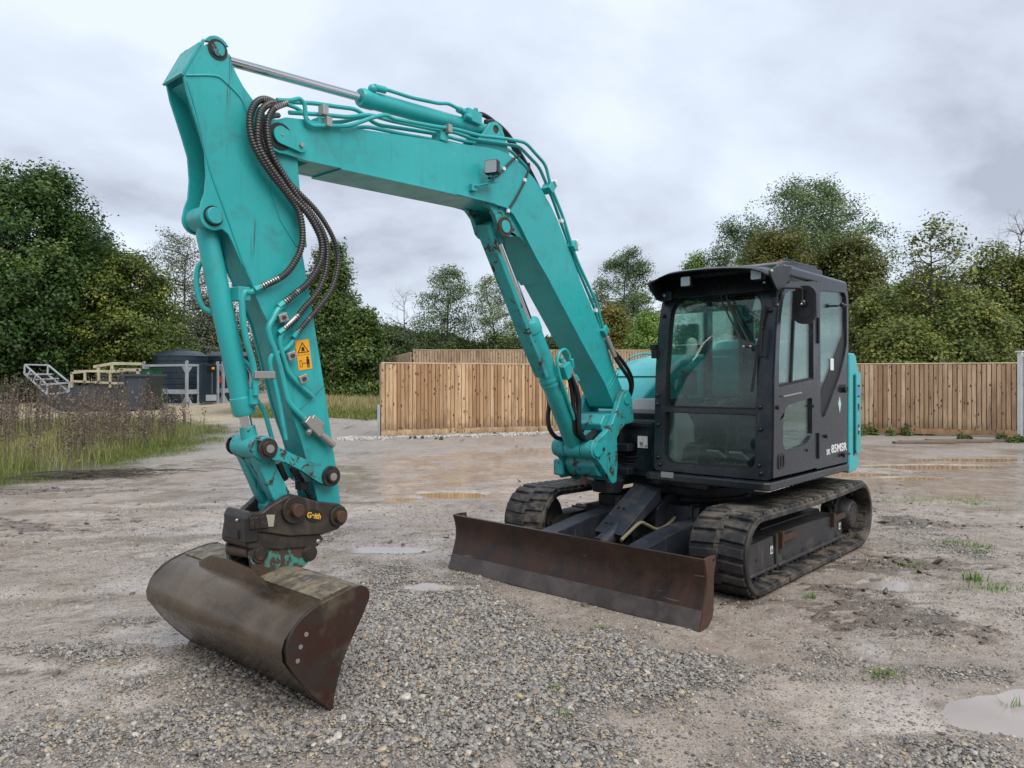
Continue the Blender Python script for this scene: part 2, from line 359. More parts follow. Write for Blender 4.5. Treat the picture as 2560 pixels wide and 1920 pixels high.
# ------------------------------------------------------------------ ground
def vnoise(x, y, seed):
    g = np.random.default_rng(seed).random((256, 256)); xi = np.floor(x).astype(int); yi = np.floor(y).astype(int); fx = x-xi; fy = y-yi
    fx = fx*fx*(3-2*fx); fy = fy*fy*(3-2*fy); a = g[xi % 256, yi % 256]; b = g[(xi+1) % 256, yi % 256]; c = g[xi % 256, (yi+1) % 256]; d = g[(xi+1) % 256, (yi+1) % 256]
    return (a*(1-fx)+b*fx)*(1-fy)+(c*(1-fx)+d*fx)*fy
def fbm(x, y, seed, o=4):
    s = 0; w = .5; t = 0
    for i in range(o): s = s+w*vnoise(x*2**i+17*i, y*2**i+9*i, seed+i); t += w; w *= .5
    return s/t
def sstep(a, b, x): t = np.clip((x-a)/(b-a), 0, 1); return t*t*(3-2*t)
# muddy puddles: centre, radii, depth of the hollow
PUD = [(-.80, 10.25, .50, .30, .05), (-1.45, 9.9, .25, .15, .035), (5.9, 12.7, 1.15, .55, .05), (7.6, 13.55, 1.3, .33, .05), (6.5, 11.95, .5, .20, .04), (5.0, 12.1, .5, .25, .04),
       (2.60, 3.52, .62, .26, .045), (-3.3, 10.8, .34, .20, .035), (-3.2, 6.6, .22, .09, .03), (-1.15, 6.95, .40, .17, .03), (-.62, 5.6, .3, .14, .03), (-14.6, 31.0, 2.4, .8, .12), (-2.7, 9.0, .2, .1, .03),
       (3.0, 5.7, .35, .14, .028), (9.2, 14.6, 1.2, .25, .05)]
def pud_dist(x, y, p): return np.hypot((x-p[0])/p[2], (y-p[1])/p[3])
def base_h(x, y):
    left = np.clip(.028*(y-17.5), 0, 1.4)*sstep(-3.2, -6.5, x)
    back = .85*sstep(24, 30, y)*sstep(-6.5, -4, x)*sstep(14, 8, x)
    return np.maximum(left, back)+.5*sstep(45, 90, y)
def ground_h(x, y):
    h = base_h(x, y)+.030*(fbm(x*.55, y*.55, 3)-.5)+.020*(fbm(x*2.3, y*2.3, 11)-.5)
    h = h-.0*x
    near = sstep(3.2, 1.7, np.hypot(x-1.665, y-6.886)); h = h*(1-near)+(-.004)*near*1.0+.3*near*(h-base_h(x, y))
    # ruts of passing tyres, running across the yard
    q = (y-.20*x); rut = np.exp(-((q-8.3)/.22)**2)+np.exp(-((q-10.1)/.22)**2)*.8+np.exp(-((q-6.1)/.16)**2)*.5
    h = h-.018*rut*sstep(-.5, -2.5, x)+.012*np.exp(-((q-9.2)/.3)**2)*sstep(-.5, -2.5, x)
    for p in PUD:
        d = pud_dist(x, y, p)+.55*(fbm(x*3.1/max(.5, p[2]), y*3.1/max(.5, p[2]), 41)-.5); h = h-p[4]*np.clip(1.25-d*d, 0, 1.25)*1.15
    h = h+.020*gravel_mask(x, y)*sstep(14, 9, y)+.020*mud_mask(x, y)*(fbm(x*9, y*9, 77, 3)-.5)
    return h
GB = [(-.45, 4.5, .85, .85, 1.35), (-.7, 5.3, .55, .5, .8), (-.25, 3.8, 1.1, .5, 1.1), (.85, 3.95, .65, .35, .75), (.1, 3.05, 1.8, .35, .62), (2.2, 3.98, .62, .17, .95), (-2.35, 4.3, 1.0, .18, .9), (-1.45, 3.95, .8, .30, .85), (-1.2, 4.9, .6, .35, .7),
      (-.9, 6.2, .9, .55, .75), (-1.0, 7.4, 1.3, .45, .5), (3.6, 8.2, 1.5, 1.1, .42), (4.6, 6.2, 1.2, 1.0, .38), (1.2, 4.5, .5, .3, .5), (-4.2, 4.6, 1.0, .3, .7), (-2.0, 3.3, 1.1, .25, .6), (1.9, 3.15, .8, .3, .45), (3.1, 4.5, .8, .25, .35)]
def gravel_mask(x, y):
    s = 0
    for cx, cy, rx, ry, a in GB: s = s+a*np.exp(-((x-cx)/rx)**2-((y-cy)/ry)**2)
    s = s+.75*sstep(13, 18, y)+.35*sstep(9, 13, y)*sstep(-1.5, -3.5, x)
    n = fbm(x*1.6+3, y*1.6, 21); n2 = fbm(x*5, y*5, 31)
    return np.clip((s+1.5*(n-.5)+.9*(n2-.5)-.34)/.75, 0, 1)
MBL = [(2.62, 5.15, .42, .55, 1), (3.2, 6.3, .9, .42, .9), (4.45, 8.15, .75, .34, 1), (2.4, 4.75, .5, .22, .7), (-5.9, 8.0, 1.3, .5, .9), (-4.4, 6.2, .8, .16, .6), (-3.2, 4.0, .9, .14, .8), (-7.2, 10.6, 1.6, .35, 1), (-6.2, 13.6, .6, .9, .7)]
def mud_mask(x, y):
    s = 0
    for cx, cy, rx, ry, a in MBL: s = s+a*np.exp(-((x-cx)/rx)**2-((y-cy)/ry)**2)
    return np.clip((s+1.3*(fbm(x*3.3, y*5.0, 51)-.5)+1.3*(fbm(x*9, y*14, 53, 2)-.5)-.50)/.22, 0, 1)
def verge_x(y): return np.interp(y, [2, 8, 11, 12.2, 14, 16.2, 19, 21.6, 23.5, 25.4, 27], [-10, -8.6, -7.5, -6.95, -6.95, -7.25, -7.5, -8.3, -9.8, -11.3, -14])
def grass_mask(x, y):
    e = verge_x(y)+1.1*(fbm(x*.9, y*.9, 61)-.5); g = sstep(.35, -.35, x-e)*sstep(27, 23.5, y)
    g2 = sstep(-4.2, -5.2, x)*sstep(26.5, 29, y)*sstep(-13, -10.5, x)
    return np.clip(np.maximum(g, g2), 0, 1)
xs = np.unique(np.concatenate([-np.geomspace(6.6, 400, 46), np.arange(-6.55, 8.4, .045), np.geomspace(8.45, 400, 44)]))
ys = np.unique(np.concatenate([-np.geomspace(1, 200, 16), np.linspace(-.9, 1.6, 9), np.arange(1.7, 14.6, .045), np.geomspace(14.7, 600, 84)]))
GX, GY = np.meshgrid(xs, ys, indexing='ij'); gz = ground_h(GX, GY); nx, ny = GX.shape
me = bpy.data.meshes.new('ground'); me.vertices.add(nx*ny); me.vertices.foreach_set('co', np.stack([GX, GY, gz], -1).reshape(-1).astype(np.float32))
idx = np.arange(nx*ny).reshape(nx, ny); q = np.stack([idx[:-1, :-1], idx[1:, :-1], idx[1:, 1:], idx[:-1, 1:]], -1).reshape(-1)
me.loops.add(len(q)); me.loops.foreach_set('vertex_index', q.astype(np.int32)); me.polygons.add(len(q)//4); me.polygons.foreach_set('loop_start', np.arange(0, len(q), 4, dtype=np.int32))
me.update(calc_edges=True); me.validate(); me.polygons.foreach_set('use_smooth', np.ones(len(me.polygons), bool))
gm = gravel_mask(GX, GY); mm = mud_mask(GX, GY); vm = grass_mask(GX, GY)
sand = sstep(-8.2, -10.5, GX)*sstep(21.5, 24.5, GY)*sstep(44, 38, GY)
low = np.clip(.5-(gz-base_h(GX, GY))/.04, 0, 1)
for nme, arr in (('gravel', gm), ('mud', mm), ('grass', vm), ('sand', sand), ('low', low)):
    at = me.attributes.new(nme, 'FLOAT', 'POINT'); at.data.foreach_set('value', arr.reshape(-1).astype(np.float32))
m = N('wet_yard_ground'); P = m.tc.outputs['Object']
at = {k: m.n('ShaderNodeAttribute', attribute_name=k).outputs['Fac'] for k in ('gravel', 'mud', 'grass', 'sand', 'low')}
na = m.noise(.9, 5, .6, .3, P); nb = m.noise(6, 6, .65, .3, P); nc = m.noise(38, 5, .7, 0, P)
mudc = m.mix(m.ramp(na, .36, .64), (.295, .235, .192), (.51, .43, .365)); mudc = m.mix(m.math('MULTIPLY', m.ramp(nb, .48, .66), .6), mudc, (.165, .124, .096)); mudc = m.mix(m.math('MULTIPLY', m.ramp(m.noise(1, 6, .7, .6, P, sc=(1.3, 5, 1)), .54, .66), .5), mudc, (.14, .106, .082))
mudc = m.mix(m.math('MULTIPLY', m.ramp(nc, .56, .66), .6), mudc, (.44, .375, .305))
# small stones set in the mud, and the pebble carpet
def stones(scale, seed):
    v = m.n('ShaderNodeTexVoronoi'); v.inputs['Scale'].default_value = scale; v.inputs['Randomness'].default_value = 1; mp = m.n('ShaderNodeMapping'); mp.inputs['Location'].default_value = (seed, seed*.7, 0); m.l(P, mp.inputs[0]); m.l(mp.outputs[0], v.inputs['Vector'])
    sx = m.n('ShaderNodeSeparateXYZ'); m.l(v.outputs['Color'], sx.inputs[0]); return v.outputs['Distance'], sx.outputs['X'], sx.outputs['Y']
d1, r1, r2 = stones(62, 1); d2, r3, r4 = stones(105, 5); d3, r5, r6 = stones(46, 9)
sc_ = m.mix(m.ramp(r1, 0, .7), (.085, .080, .076), (.30, .28, .25)); sc_ = m.mix(m.ramp(r1, .8, .95), sc_, (.40, .28, .16)); sc_ = m.mix(m.ramp(d1, .30, .62), sc_, (.05, .042, .036))
gmix = m.math('MULTIPLY', at['gravel'], m.ramp(nc, .30, .55))
far = m.mix(m.ramp(m.noise(17, 6, .75, 0, P), .38, .62), (.20, .18, .163), (.55, .51, .465))
cd = m.n('ShaderNodeSeparateXYZ'); m.l(P, cd.inputs[0]); fary = m.ramp(cd.outputs['Y'], 8, 16)
sc_ = m.mix(fary, sc_, far)
col = m.mix(gmix, mudc, sc_)
cov = m.ramp(m.noise(1.4, 5, .65, .2, P), .24, .50); peb = m.math('MULTIPLY', m.ramp(d2, .44, .34), m.ramp(r3, .36, .40)); pc = m.mix(m.ramp(r4, .1, .9), (.065, .058, .052), (.50, .45, .385)); col = m.mix(m.math('MULTIPLY', peb, m.math('MULTIPLY', cov, .9)), col, pc)
peb3 = m.math('MULTIPLY', m.math('MULTIPLY', m.ramp(d3, .40, .31), m.ramp(r5, .66, .70)), cov); col = m.mix(peb3, col, m.mix(r6, (.06, .055, .05), (.42, .38, .33))); peb = m.math('MAXIMUM', m.math('MULTIPLY', peb, cov), peb3)
col = m.mix(m.math('MULTIPLY', at['mud'], .8), col, m.mix(m.ramp(nb, .4, .65), (.085, .064, .050), (.16, .125, .098)))
sandc = m.mix(m.ramp(nb, .38, .62), (.42, .33, .205), (.56, .46, .31)); col = m.mix(m.math('MULTIPLY', at['sand'], m.ramp(na, .25, .45)), col, sandc)
grc = m.mix(m.ramp(nb, .40, .62), (.060, .052, .030), (.075, .105, .025)); col = m.mix(at['grass'], col, grc)
wet = m.math('MULTIPLY', m.ramp(m.math('ADD', m.math('MULTIPLY', na, .6), m.math('MULTIPLY', at['low'], .55)), .43, .60), m.math('SUBTRACT', 1, m.math('MULTIPLY', at['gravel'], .8)))
wet = m.math('MULTIPLY', wet, m.math('SUBTRACT', 1, m.math('MULTIPLY', at['mud'], .4)))
col = m.mix(m.math('MULTIPLY', wet, .15), col, (.14, .11, .09))
rough = m.math('SUBTRACT', m.ramp(nc, .3, .7, .60, .85), m.math('MULTIPLY', wet, .66))
hgt = m.math('ADD', m.math('MULTIPLY', nb, .8), m.math('MULTIPLY', nc, .35)); hst = m.math('MULTIPLY', gmix, m.math('SUBTRACT', 1, d1)); hst = m.math('ADD', hst, m.math('MULTIPLY', peb, .5)); hst = m.math('ADD', hst, m.math('MULTIPLY', at['mud'], m.math('MULTIPLY', nb, 2.5)))
hgt = m.math('ADD', m.math('MULTIPLY', hgt, m.math('SUBTRACT', 1, m.math('MULTIPLY', wet, .85))), m.math('MULTIPLY', hst, m.math('SUBTRACT', 1, m.math('MULTIPLY', wet, .5))))
m.set(Base_Color=col, Roughness=rough, Normal=m.bump(hgt, .022, .8), Specular_IOR_Level=.5); me.materials.append(m.m)
ground = bpy.data.objects.new('ground', me); C.objects.link(ground); tag(ground, 'wet brown mud and gravel yard surface with ruts', 'ground', kind='structure')
# water lying in the hollows
m = N('muddy_water'); wn_ = m.noise(3, 2, .5); m.set(Base_Color=m.mix(m.ramp(m.noise(.8, 3), .35, .65), (.27, .175, .085), (.33, .235, .135)), Roughness=.03, Specular_IOR_Level=.55, Normal=m.bump(wn_, .002, .15)); M_water = m.m
m = N('pale_muddy_water'); m.set(Base_Color=m.mix(m.ramp(m.noise(1.5, 3), .35, .65), (.30, .25, .22), (.38, .33, .295)), Roughness=.03, Specular_IOR_Level=.6); M_water2 = m.m
for p in PUD:
    w = MB(); zb = float(base_h(np.array(p[0]), np.array(p[1]))); n = 40
    tt_ = np.tile(np.linspace(0, 6.28, 48), 2); qq_ = np.repeat([1.2, 1.3], 48); lvl = float(ground_h(p[0]+p[2]*qq_*np.cos(tt_), p[1]+p[3]*qq_*np.sin(tt_)).min())-.002
    w.add([(p[0]+1.26*p[2]*math.cos(2*math.pi*k/n), p[1]+1.26*p[3]*math.sin(2*math.pi*k/n), lvl) for k in range(n)], [tuple(range(n))])
    tag(w.build('puddle', M_water2 if p[1] < 8 else M_water), 'shallow puddle of brown water lying in the yard', 'puddle', 'muddy puddles in the yard', kind='structure')

# ------------------------------------------------------------------ loose pebbles (uncountable) scattered as instances
def scatter(name, base_objs, pts, rot, scl, label, cat):
    col = bpy.data.collections.new(name+'_source')
    for b in base_objs: col.objects.link(b)
    me = bpy.data.meshes.new(name); me.vertices.add(len(pts)); me.vertices.foreach_set('co', pts.astype(np.float32).reshape(-1))
    for nme, arr in (('rot', rot), ('scl', scl)):
        a = me.attributes.new(nme, 'FLOAT_VECTOR', 'POINT'); a.data.foreach_set('vector', arr.astype(np.float32).reshape(-1))
    o = bpy.data.objects.new(name, me); C.objects.link(o)
    ng = bpy.data.node_groups.new(name, 'GeometryNodeTree'); ng.interface.new_socket('Geometry', in_out='INPUT', socket_type='NodeSocketGeometry'); ng.interface.new_socket('Geometry', in_out='OUTPUT', socket_type='NodeSocketGeometry')
    gi = ng.nodes.new('NodeGroupInput'); go = ng.nodes.new('NodeGroupOutput'); m2p = ng.nodes.new('GeometryNodeMeshToPoints'); iop = ng.nodes.new('GeometryNodeInstanceOnPoints'); ci = ng.nodes.new('GeometryNodeCollectionInfo')
    ci.inputs['Collection'].default_value = col; ci.inputs['Separate Children'].default_value = True; ci.inputs['Reset Children'].default_value = True; iop.inputs['Pick Instance'].default_value = True
    L = ng.links.new; L(gi.outputs[0], m2p.inputs['Mesh']); L(m2p.outputs[0], iop.inputs['Points']); L(ci.outputs[0], iop.inputs['Instance'])
    for nme, sock in (('rot', 'Rotation'), ('scl', 'Scale')):
        na_ = ng.nodes.new('GeometryNodeInputNamedAttribute'); na_.data_type = 'FLOAT_VECTOR'; na_.inputs['Name'].default_value = nme; L(na_.outputs[0], iop.inputs[sock])
    L(iop.outputs[0], go.inputs[0]); o.modifiers.new('scatter', 'NODES').node_group = ng
    tag(o, label, cat, kind='stuff'); return o
def lump(name, mat, seed, jag=.16, sub=2):
    bm = bmesh.new(); bmesh.ops.create_icosphere(bm, subdivisions=sub, radius=1); r = random.Random(seed); ph = [r.uniform(0, 6) for _ in range(6)]
    for v in bm.verts:
        c = v.co; f = 1+jag*(math.sin(2.3*c.x+ph[0])+math.sin(2.9*c.y+ph[1])+math.sin(2.6*c.z+ph[2]))*.6+jag*.5*math.sin(5*c.x+4*c.y+ph[3]); v.co = c*f
    me = bpy.data.meshes.new(name); bm.to_mesh(me); bm.free(); me.materials.append(mat); me.polygons.foreach_set('use_smooth', [True]*len(me.polygons))
    return bpy.data.objects.new(name, me)
m = N('pebble'); oi = m.n('ShaderNodeObjectInfo'); r = oi.outputs['Random']
c = m.mix(m.ramp(r, 0, .62), (.045, .043, .042), (.30, .285, .262)); c = m.mix(m.ramp(r, .82, .86), c, (.40, .315, .20)); c = m.mix(m.ramp(r, .93, .95), c, (.27, .155, .095)); c = m.mix(m.ramp(r, .955, .96), c, (.52, .48, .42))
fr_ = m.noise(2.2, 4); c = m.mix(m.ramp(fr_, .40, .70, .15, .55), c, (.20, .158, .122)); m.set(Base_Color=c, Roughness=.26, Specular_IOR_Level=.5); M_peb = m.m
n = 640000; px_ = rng.uniform(-5, 5.2, n); py_ = 2.4+(rng.random(n)**1.15)*7.2
prob = gravel_mask(px_, py_)**1.25*np.clip(1.35-.09*py_, .35, 1)+.20*(.25+1.2*fbm(px_*1.3, py_*1.3, 87)**2)*(1-grass_mask(px_, py_)); keep = rng.random(n) < prob*.9
keep &= ~((np.abs(px_) > .72*py_+.6)); px_ = px_[keep]; py_ = py_[keep]; k = len(px_)
sz = np.clip(rng.lognormal(math.log(.0054), .42, k), .003, .019)*(.8+.35*gravel_mask(px_, py_)); pz_ = ground_h(px_, py_)+sz*(.02+.2*gravel_mask(px_, py_))+rng.random(k)*.006*gravel_mask(px_, py_)
scl = np.stack([sz*rng.uniform(.9, 1.5, k), sz*rng.uniform(.75, 1.1, k), sz*rng.uniform(.5, .8, k)], -1); rot = np.stack([rng.normal(0, .3, k), rng.normal(0, .3, k), rng.uniform(0, 6.28, k)], -1)
scatter('gravel', [lump('pebble', M_peb, i, .17, 1 if i % 2 else 2) for i in range(6)], np.stack([px_, py_, pz_], -1), rot, scl, 'loose wet grey and tan pebbles spread over the mud', 'gravel')
M_clod = simple('mud_clod', (.115, .088, .068), .55)
n = 60000; px_ = rng.uniform(-8, 6, n); py_ = rng.uniform(3.2, 12, n); keep = rng.random(n) < mud_mask(px_, py_)**1.2*.42+.006*(1-gravel_mask(px_, py_)); px_ = px_[keep]; py_ = py_[keep]; k = len(px_)
sz = np.clip(rng.lognormal(math.log(.011), .45, k), .004, .032); scl = np.stack([sz*rng.uniform(1, 2.4, k), sz*rng.uniform(.6, 1.0, k), sz*rng.uniform(.3, .6, k)], -1); rot = np.stack([rng.normal(0, .3, k), rng.normal(0, .3, k), rng.uniform(0, 6.28, k)], -1)
scatter('mud_clods', [lump('clod', M_clod, 20+i, .32) for i in range(4)], np.stack([px_, py_, ground_h(px_, py_)+sz*.1], -1), rot, scl, 'dark churned clods of wet mud beside the tracks', 'mud')
# ------------------------------------------------------------------ the excavator (x forward, y to its left, z up)
MB.rings = lambda s, rings: s.add([p for r in rings for p in r], [(i*len(rings[0])+k, i*len(rings[0])+(k+1) % len(rings[0]), (i+1)*len(rings[0])+(k+1) % len(rings[0]), (i+1)*len(rings[0])+k) for i in range(len(rings)-1) for k in range(len(rings[0]))]+[tuple(range(len(rings[0])-1, -1, -1)), tuple(range((len(rings)-1)*len(rings[0]), len(rings)*len(rings[0])))])
def dens(l, d=.08):
    out = []
    for i in range(len(l)):
        a = l[i]; b = l[(i+1) % len(l)]; n = max(1, int(math.hypot(b[0]-a[0], b[1]-a[1])/d)); out += [(a[0]+(b[0]-a[0])*k/n, a[1]+(b[1]-a[1])*k/n) for k in range(n)]
    return out
ex = empty('excavator', (1.665, 6.886, 0), math.atan2(-.738, -.675))
tag(ex, 'teal tracked excavator with dark grey cab, raised boom and brown dozer blade', 'excavator')
TB = Matrix.Translation((.8, -.38, 0)) @ Matrix.Rotation(R(1), 4, 'Z')
def B_(): return MB(TB)
def pin(mb, u, z, v0, v1, r): return mb.cyl((u, v0, z), (u, v1, z), r, n=24)

# --- tracks
def loop_pts(step=.02):
    P = []; rf, rr = .282, .287; cf = (1.03, .31); cr_ = (-1.17, .315)
    for k in range(60): t = k/60; P.append((cr_[0]+(cf[0]-cr_[0])*t, .028))
    for k in range(40): a = R(-90+180*k/40); P.append((cf[0]+rf*math.cos(a), cf[1]+rf*math.sin(a)))
    for k in range(60): t = k/60; P.append((cf[0]+(cr_[0]-cf[0])*t, cf[1]+rf+(cr_[1]+rr-cf[1]-rf)*t-.018*math.sin(math.pi*t)))
    for k in range(40): a = R(90+180*k/40); P.append((cr_[0]+rr*math.cos(a), cr_[1]+rr*math.sin(a)))
    V = [Vector((x, 0, z)) for x, z in P]; V.append(V[0]); return V
LP = resample(loop_pts(), .0328); LP = LP[:-1]; nL = len(LP)
def track(side):
    yc = .925*side; mb = MB(); prof = [(-.225, -.002), (-.218, .008), (-.205, .006), (.205, .006), (.218, .008), (.225, -.002), (.225, -.036), (.20, -.040), (-.20, -.040), (-.225, -.036)]; vs = []; fr = []
    for i in range(nL):
        t = (LP[(i+1) % nL]-LP[i-1]).normalized(); nrm = Vector((t.z, 0, -t.x)); fr.append((LP[i], t, nrm))
        for y, h in prof: vs.append(LP[i]+nrm*h+Vector((0, yc+y, 0)))
    k = len(prof); mb.add(vs, [(i*k+j, i*k+(j+1) % k, ((i+1) % nL)*k+(j+1) % k, ((i+1) % nL)*k+j) for i in range(nL) for j in range(k)])
    def lug(i, y0, y1, lb, lt, h, off=0, inner=False, skew=0):
        p, t, nr = fr[i % nL]; s = -1 if inner else 1; b0 = -.037 if inner else -.003; vs = []
        for hh, ll in ((b0, lb), (s*h+(b0 if inner else 0), lt)):
            for y in (y0, y1):
                sk = skew*(y-(y0+y1)/2); ins = .006 if hh != b0 else 0
                yy = y+(ins if y == y0 else -ins)
                for sg in (-1, 1): vs.append(p+t*(sg*ll/2+sk)+nr*hh+Vector((0, yc+yy, 0)))
        mb.add(vs, [(0, 1, 3, 2), (4, 6, 7, 5), (0, 4, 5, 1), (2, 3, 7, 6), (0, 2, 6, 4), (1, 5, 7, 3)])
    r = random.Random(3)
    for i in range(0, nL, 3):
        lug(i, -.208, .025, .078, .064, .027, skew=.07*side); lug(i+1, -.025, .208, .078, .064, .027, skew=-.07*side)
        lug(i, -.075, -.045, .05, .03, .035, inner=True); lug(i, .045, .075, .05, .03, .035, inner=True)
        lug(i+1, -.19, -.1, .03, .02, .008, inner=True); lug(i+1, .1, .19, .03, .02, .008, inner=True)
    o = mb.build('track', M_rubber, ex, ang=30); b = o.modifiers.new('bevel', 'BEVEL'); b.width = .005; b.segments = 2; b.limit_method = 'ANGLE'; b.angle_limit = R(40)
    o['label'] = 'muddy black rubber crawler track with block tread'
    # frame with its ledge, rollers, idler and drive hub
    s = side; f = MB(); y0, y1 = (.80, 1.015); yo = lambda a: s*a
    f.plate([(-1.06, .12), (.46, .12), (.46, .36), (-.2, .355), (-1.0, .325), (-1.06, .30)], *sorted((yo(.80), yo(1.0))))
    f.plate([(.50, .125), (1.0, .125), (1.03, .2), (1.03, .30), (.95, .345), (.52, .352)], *sorted((yo(.81), yo(1.005))))
    f.box((-.3, yo(.92), .115), (1.52, .22, .028)).box((.75, yo(.92), .118), (.5, .22, .026)).box((.48, yo(.915), .235), (.03, .215, .255))
    f.box((-.25, yo(.75), .30), (1.3, .2, .14))
    tf = f.build('track_frame', M_navym, ex, .008)
    g = MB()
    for x in (.28, -.88): g.box((x-.03, yo(1.03), .315), (.30, .016, .055)).box((x+.11, yo(1.01), .30), (.04, .05, .13))
    g.each('step_bracket', M_rust, tf, .003)
    if s > 0:
        st = MB()
        for x, z in ((.56, .25), (-.97, .215)): st.box((x, 1.0085, z), (.045, .003, .06))
        st.each('lifting_point_sticker', M_white, tf)
        st = MB()
        for x, z in ((.56, .25), (-.97, .215)):
            st.plate(circ(x, z-.006, .014, 14), 1.010, 1.0125, [circ(x, z-.006, .008, 14)]); st.box((x, 1.0115, z+.014), (.006, .002, .022))
        st.each('lifting_point_symbol', M_ink, tf)
        st = MB(); st.plate(rrect(.37, .19, .41, .25, .006), 1.0005, 1.003); st.plate(rrect(.80, .205, .845, .225, .009), 1.0055, 1.008)
        st.each('frame_slot', M_ink, tf)
    for x in (-.9, -.5, -.1, .3, .7):
        MB().lathe((x, yo(.82), .112), (x, yo(1.02), .112), [(0, .03), (.02, .03), (.02, .048), (.06, .048), (.06, .036), (.14, .036), (.14, .048), (.18, .048), (.18, .03), (.2, .03)], 18).build('roller', M_navym, ex)
    MB().lathe((1.03, yo(.85), .31), (1.03, yo(1.0), .31), [(0, .05), (.02, .05), (.02, .20), (.04, .235), (.11, .235), (.13, .20), (.13, .07), (.15, .07)], 32).build('idler_wheel', M_navym, ex)
    dh = MB(); dh.lathe((-1.2, yo(.80), .30), (-1.2, yo(1.06), .30), [(0, .15), (.12, .15), (.12, .19), (.15, .19), (.15, .145), (.24, .135), (.26, .12)], 32)
    for k in range(15):
        a = 2*math.pi*k/15; dh.cyl((-1.2+.215*math.cos(a), yo(.86), .30+.215*math.sin(a)), (-1.2+.215*math.cos(a), yo(.96), .30+.215*math.sin(a)), .018, n=8)
    dh.plate(circ(-1.2, .30, .222, 40), *sorted((yo(.895), yo(.925)))); hb = dh.build('drive_sprocket', M_navym, ex, .004)
    bo = MB()
    for k in range(12): a = R(30*k); bo.cyl((-1.2+.098*math.cos(a), yo(1.055), .30+.098*math.sin(a)), (-1.2+.098*math.cos(a), yo(1.068), .30+.098*math.sin(a)), .009, n=6)
    bo.each('hub_bolt', M_rust, hb)
track(1); track(-1)
# --- centre frame and slew ring
f = MB(); f.box((-.15, 0, .40), (1.15, 1.5, .20)).plate([(-.6, .32), (.62, .30), (.66, .36), (.62, .52), (-.6, .52)], -.42, .42).box((.45, .55, .33), (.22, .5, .16)).box((.45, -.55, .33), (.22, .5, .16))
f.plate([(.42, .24), (.80, .22), (.80, .50), (.62, .60), (.42, .60)], .10, .13).plate([(.42, .24), (.80, .22), (.80, .50), (.62, .60), (.42, .60)], -.13, -.10)
for y in (.36, .52, -.36): f.box((.58, y, .44), (.16, .016, .2))
f.build('centre_frame', M_navy, ex, .008)
MB().lathe((-.05, 0, .50), (-.05, 0, .74), [(0, .50), (.05, .50), (.05, .46), (.09, .46), (.09, .56), (.15, .56), (.15, .48), (.24, .48)], 48).build('slew_ring', M_navy, ex)
# --- dozer blade
fc = [(1.986, .0), (1.968, .06), (1.945, .125), (1.918, .19), (1.902, .25), (1.900, .32), (1.912, .385), (1.935, .442)]
bk = [(1.913, .445), (1.884, .385), (1.872, .32), (1.874, .25), (1.890, .185), (1.915, .12), (1.935, .06), (1.945, .0)]
b = MB(); b.plate(fc[1:]+bk[:7], -1.145, 1.145)
blade = b.build('dozer_blade', M_blade, ex, .003); blade['label'] = 'rusty brown dozer blade resting on the gravel'
e = MB(); e.plate([(1.994, .002), (1.977, .062), (1.953, .124), (1.936, .114), (1.952, .058), (1.966, .002)], -1.15, 1.15); e.build('cutting_edge', M_bedge, blade, .003)
for s in (-1, 1):
    y0, y1 = sorted((s*1.145, s*1.163)); e = MB(); hole = circ(1.815, .418, .012, 12)
    e.plate([(1.990, .004), (1.968, .06), (1.922, .19), (1.905, .25), (1.903, .32), (1.916, .385), (1.938, .446), (1.86, .452), (1.79, .448), (1.785, .40), (1.812, .31), (1.815, .10), (1.83, .05), (1.88, .012)], y0, y1, [hole]); e.build('end_plate', M_rust, blade, .003)
    a = MB(); yc = .42*s; rg = [[(x, yc+sg*w*c, z) for c, z, sg in ((1, zt, -1), (1, zt, 1), (1, zb, 1), (1, zb, -1))] for x, w, zt, zb in ((.60, .075, .44, .22), (1.1, .085, .415, .20), (1.55, .085, .355, .16), (1.885, .085, .30, .10))]
    a.rings(rg); a.cyl((.60, yc-.09, .33), (.60, yc+.09, .33), .07); a.build('push_arm', M_navy, blade, .008)
w = MB(); w.plate([(1.875, .36), (1.80, .33), (1.80, .14), (1.905, .12)], -1.0, 1.0); w.build('stiffener_box', M_navy, blade, .004)
gd = MB(); gd.plate([(.765, .672), (1.335, .362), (1.329, .351), (.759, .660)], -.135, .135)
for s in (-1, 1): gd.plate([(.765, .668), (1.335, .358), (1.315, .315), (.745, .56)], *sorted((s*.135, s*.125)))
gd.build('cylinder_guard', M_navy, blade, .004)
sl = MB(); 
for x in (.83, .90): z = .672-(x-.765)*.544; sl.bar((x-.025, .03, z+.0145), (x+.025, .03, z+.0145-.0272), .012, .003)
for x in (1.06, 1.24):
    for y in (-.05, .0): z = .672-(x-.765)*.544; sl.cyl((x, y-.03, z+.004), (x+.005, y-.03, z+.014), .011, n=8)
sl.each('guard_bolt', M_ink, blade)
cy = MB(); cy.cyl((.78, 0, .52), (1.44, 0, .285), .062).cyl((1.44, 0, .285), (1.46, 0, .278), .072, n=24); cyo = cy.build('blade_cylinder', M_navy, blade, .003)
MB().cyl((1.4, 0, .299), (1.80, 0, .157), .033).build('piston_rod', M_chrome, cyo); MB().cyl((1.45, 0, .28), (1.475, 0, .272), .064, .055).build('rod_seal', M_rust, cyo)
h = MB(); h.tube([(1.43, .19, .345), (1.33, .19, .385), (1.18, .20, .445), (1.08, .20, .415), (.91, .20, .353), (.72, .20, .38), (.53, .20, .466)], .014, 10); h.build('blade_hose', M_ohose, blade)

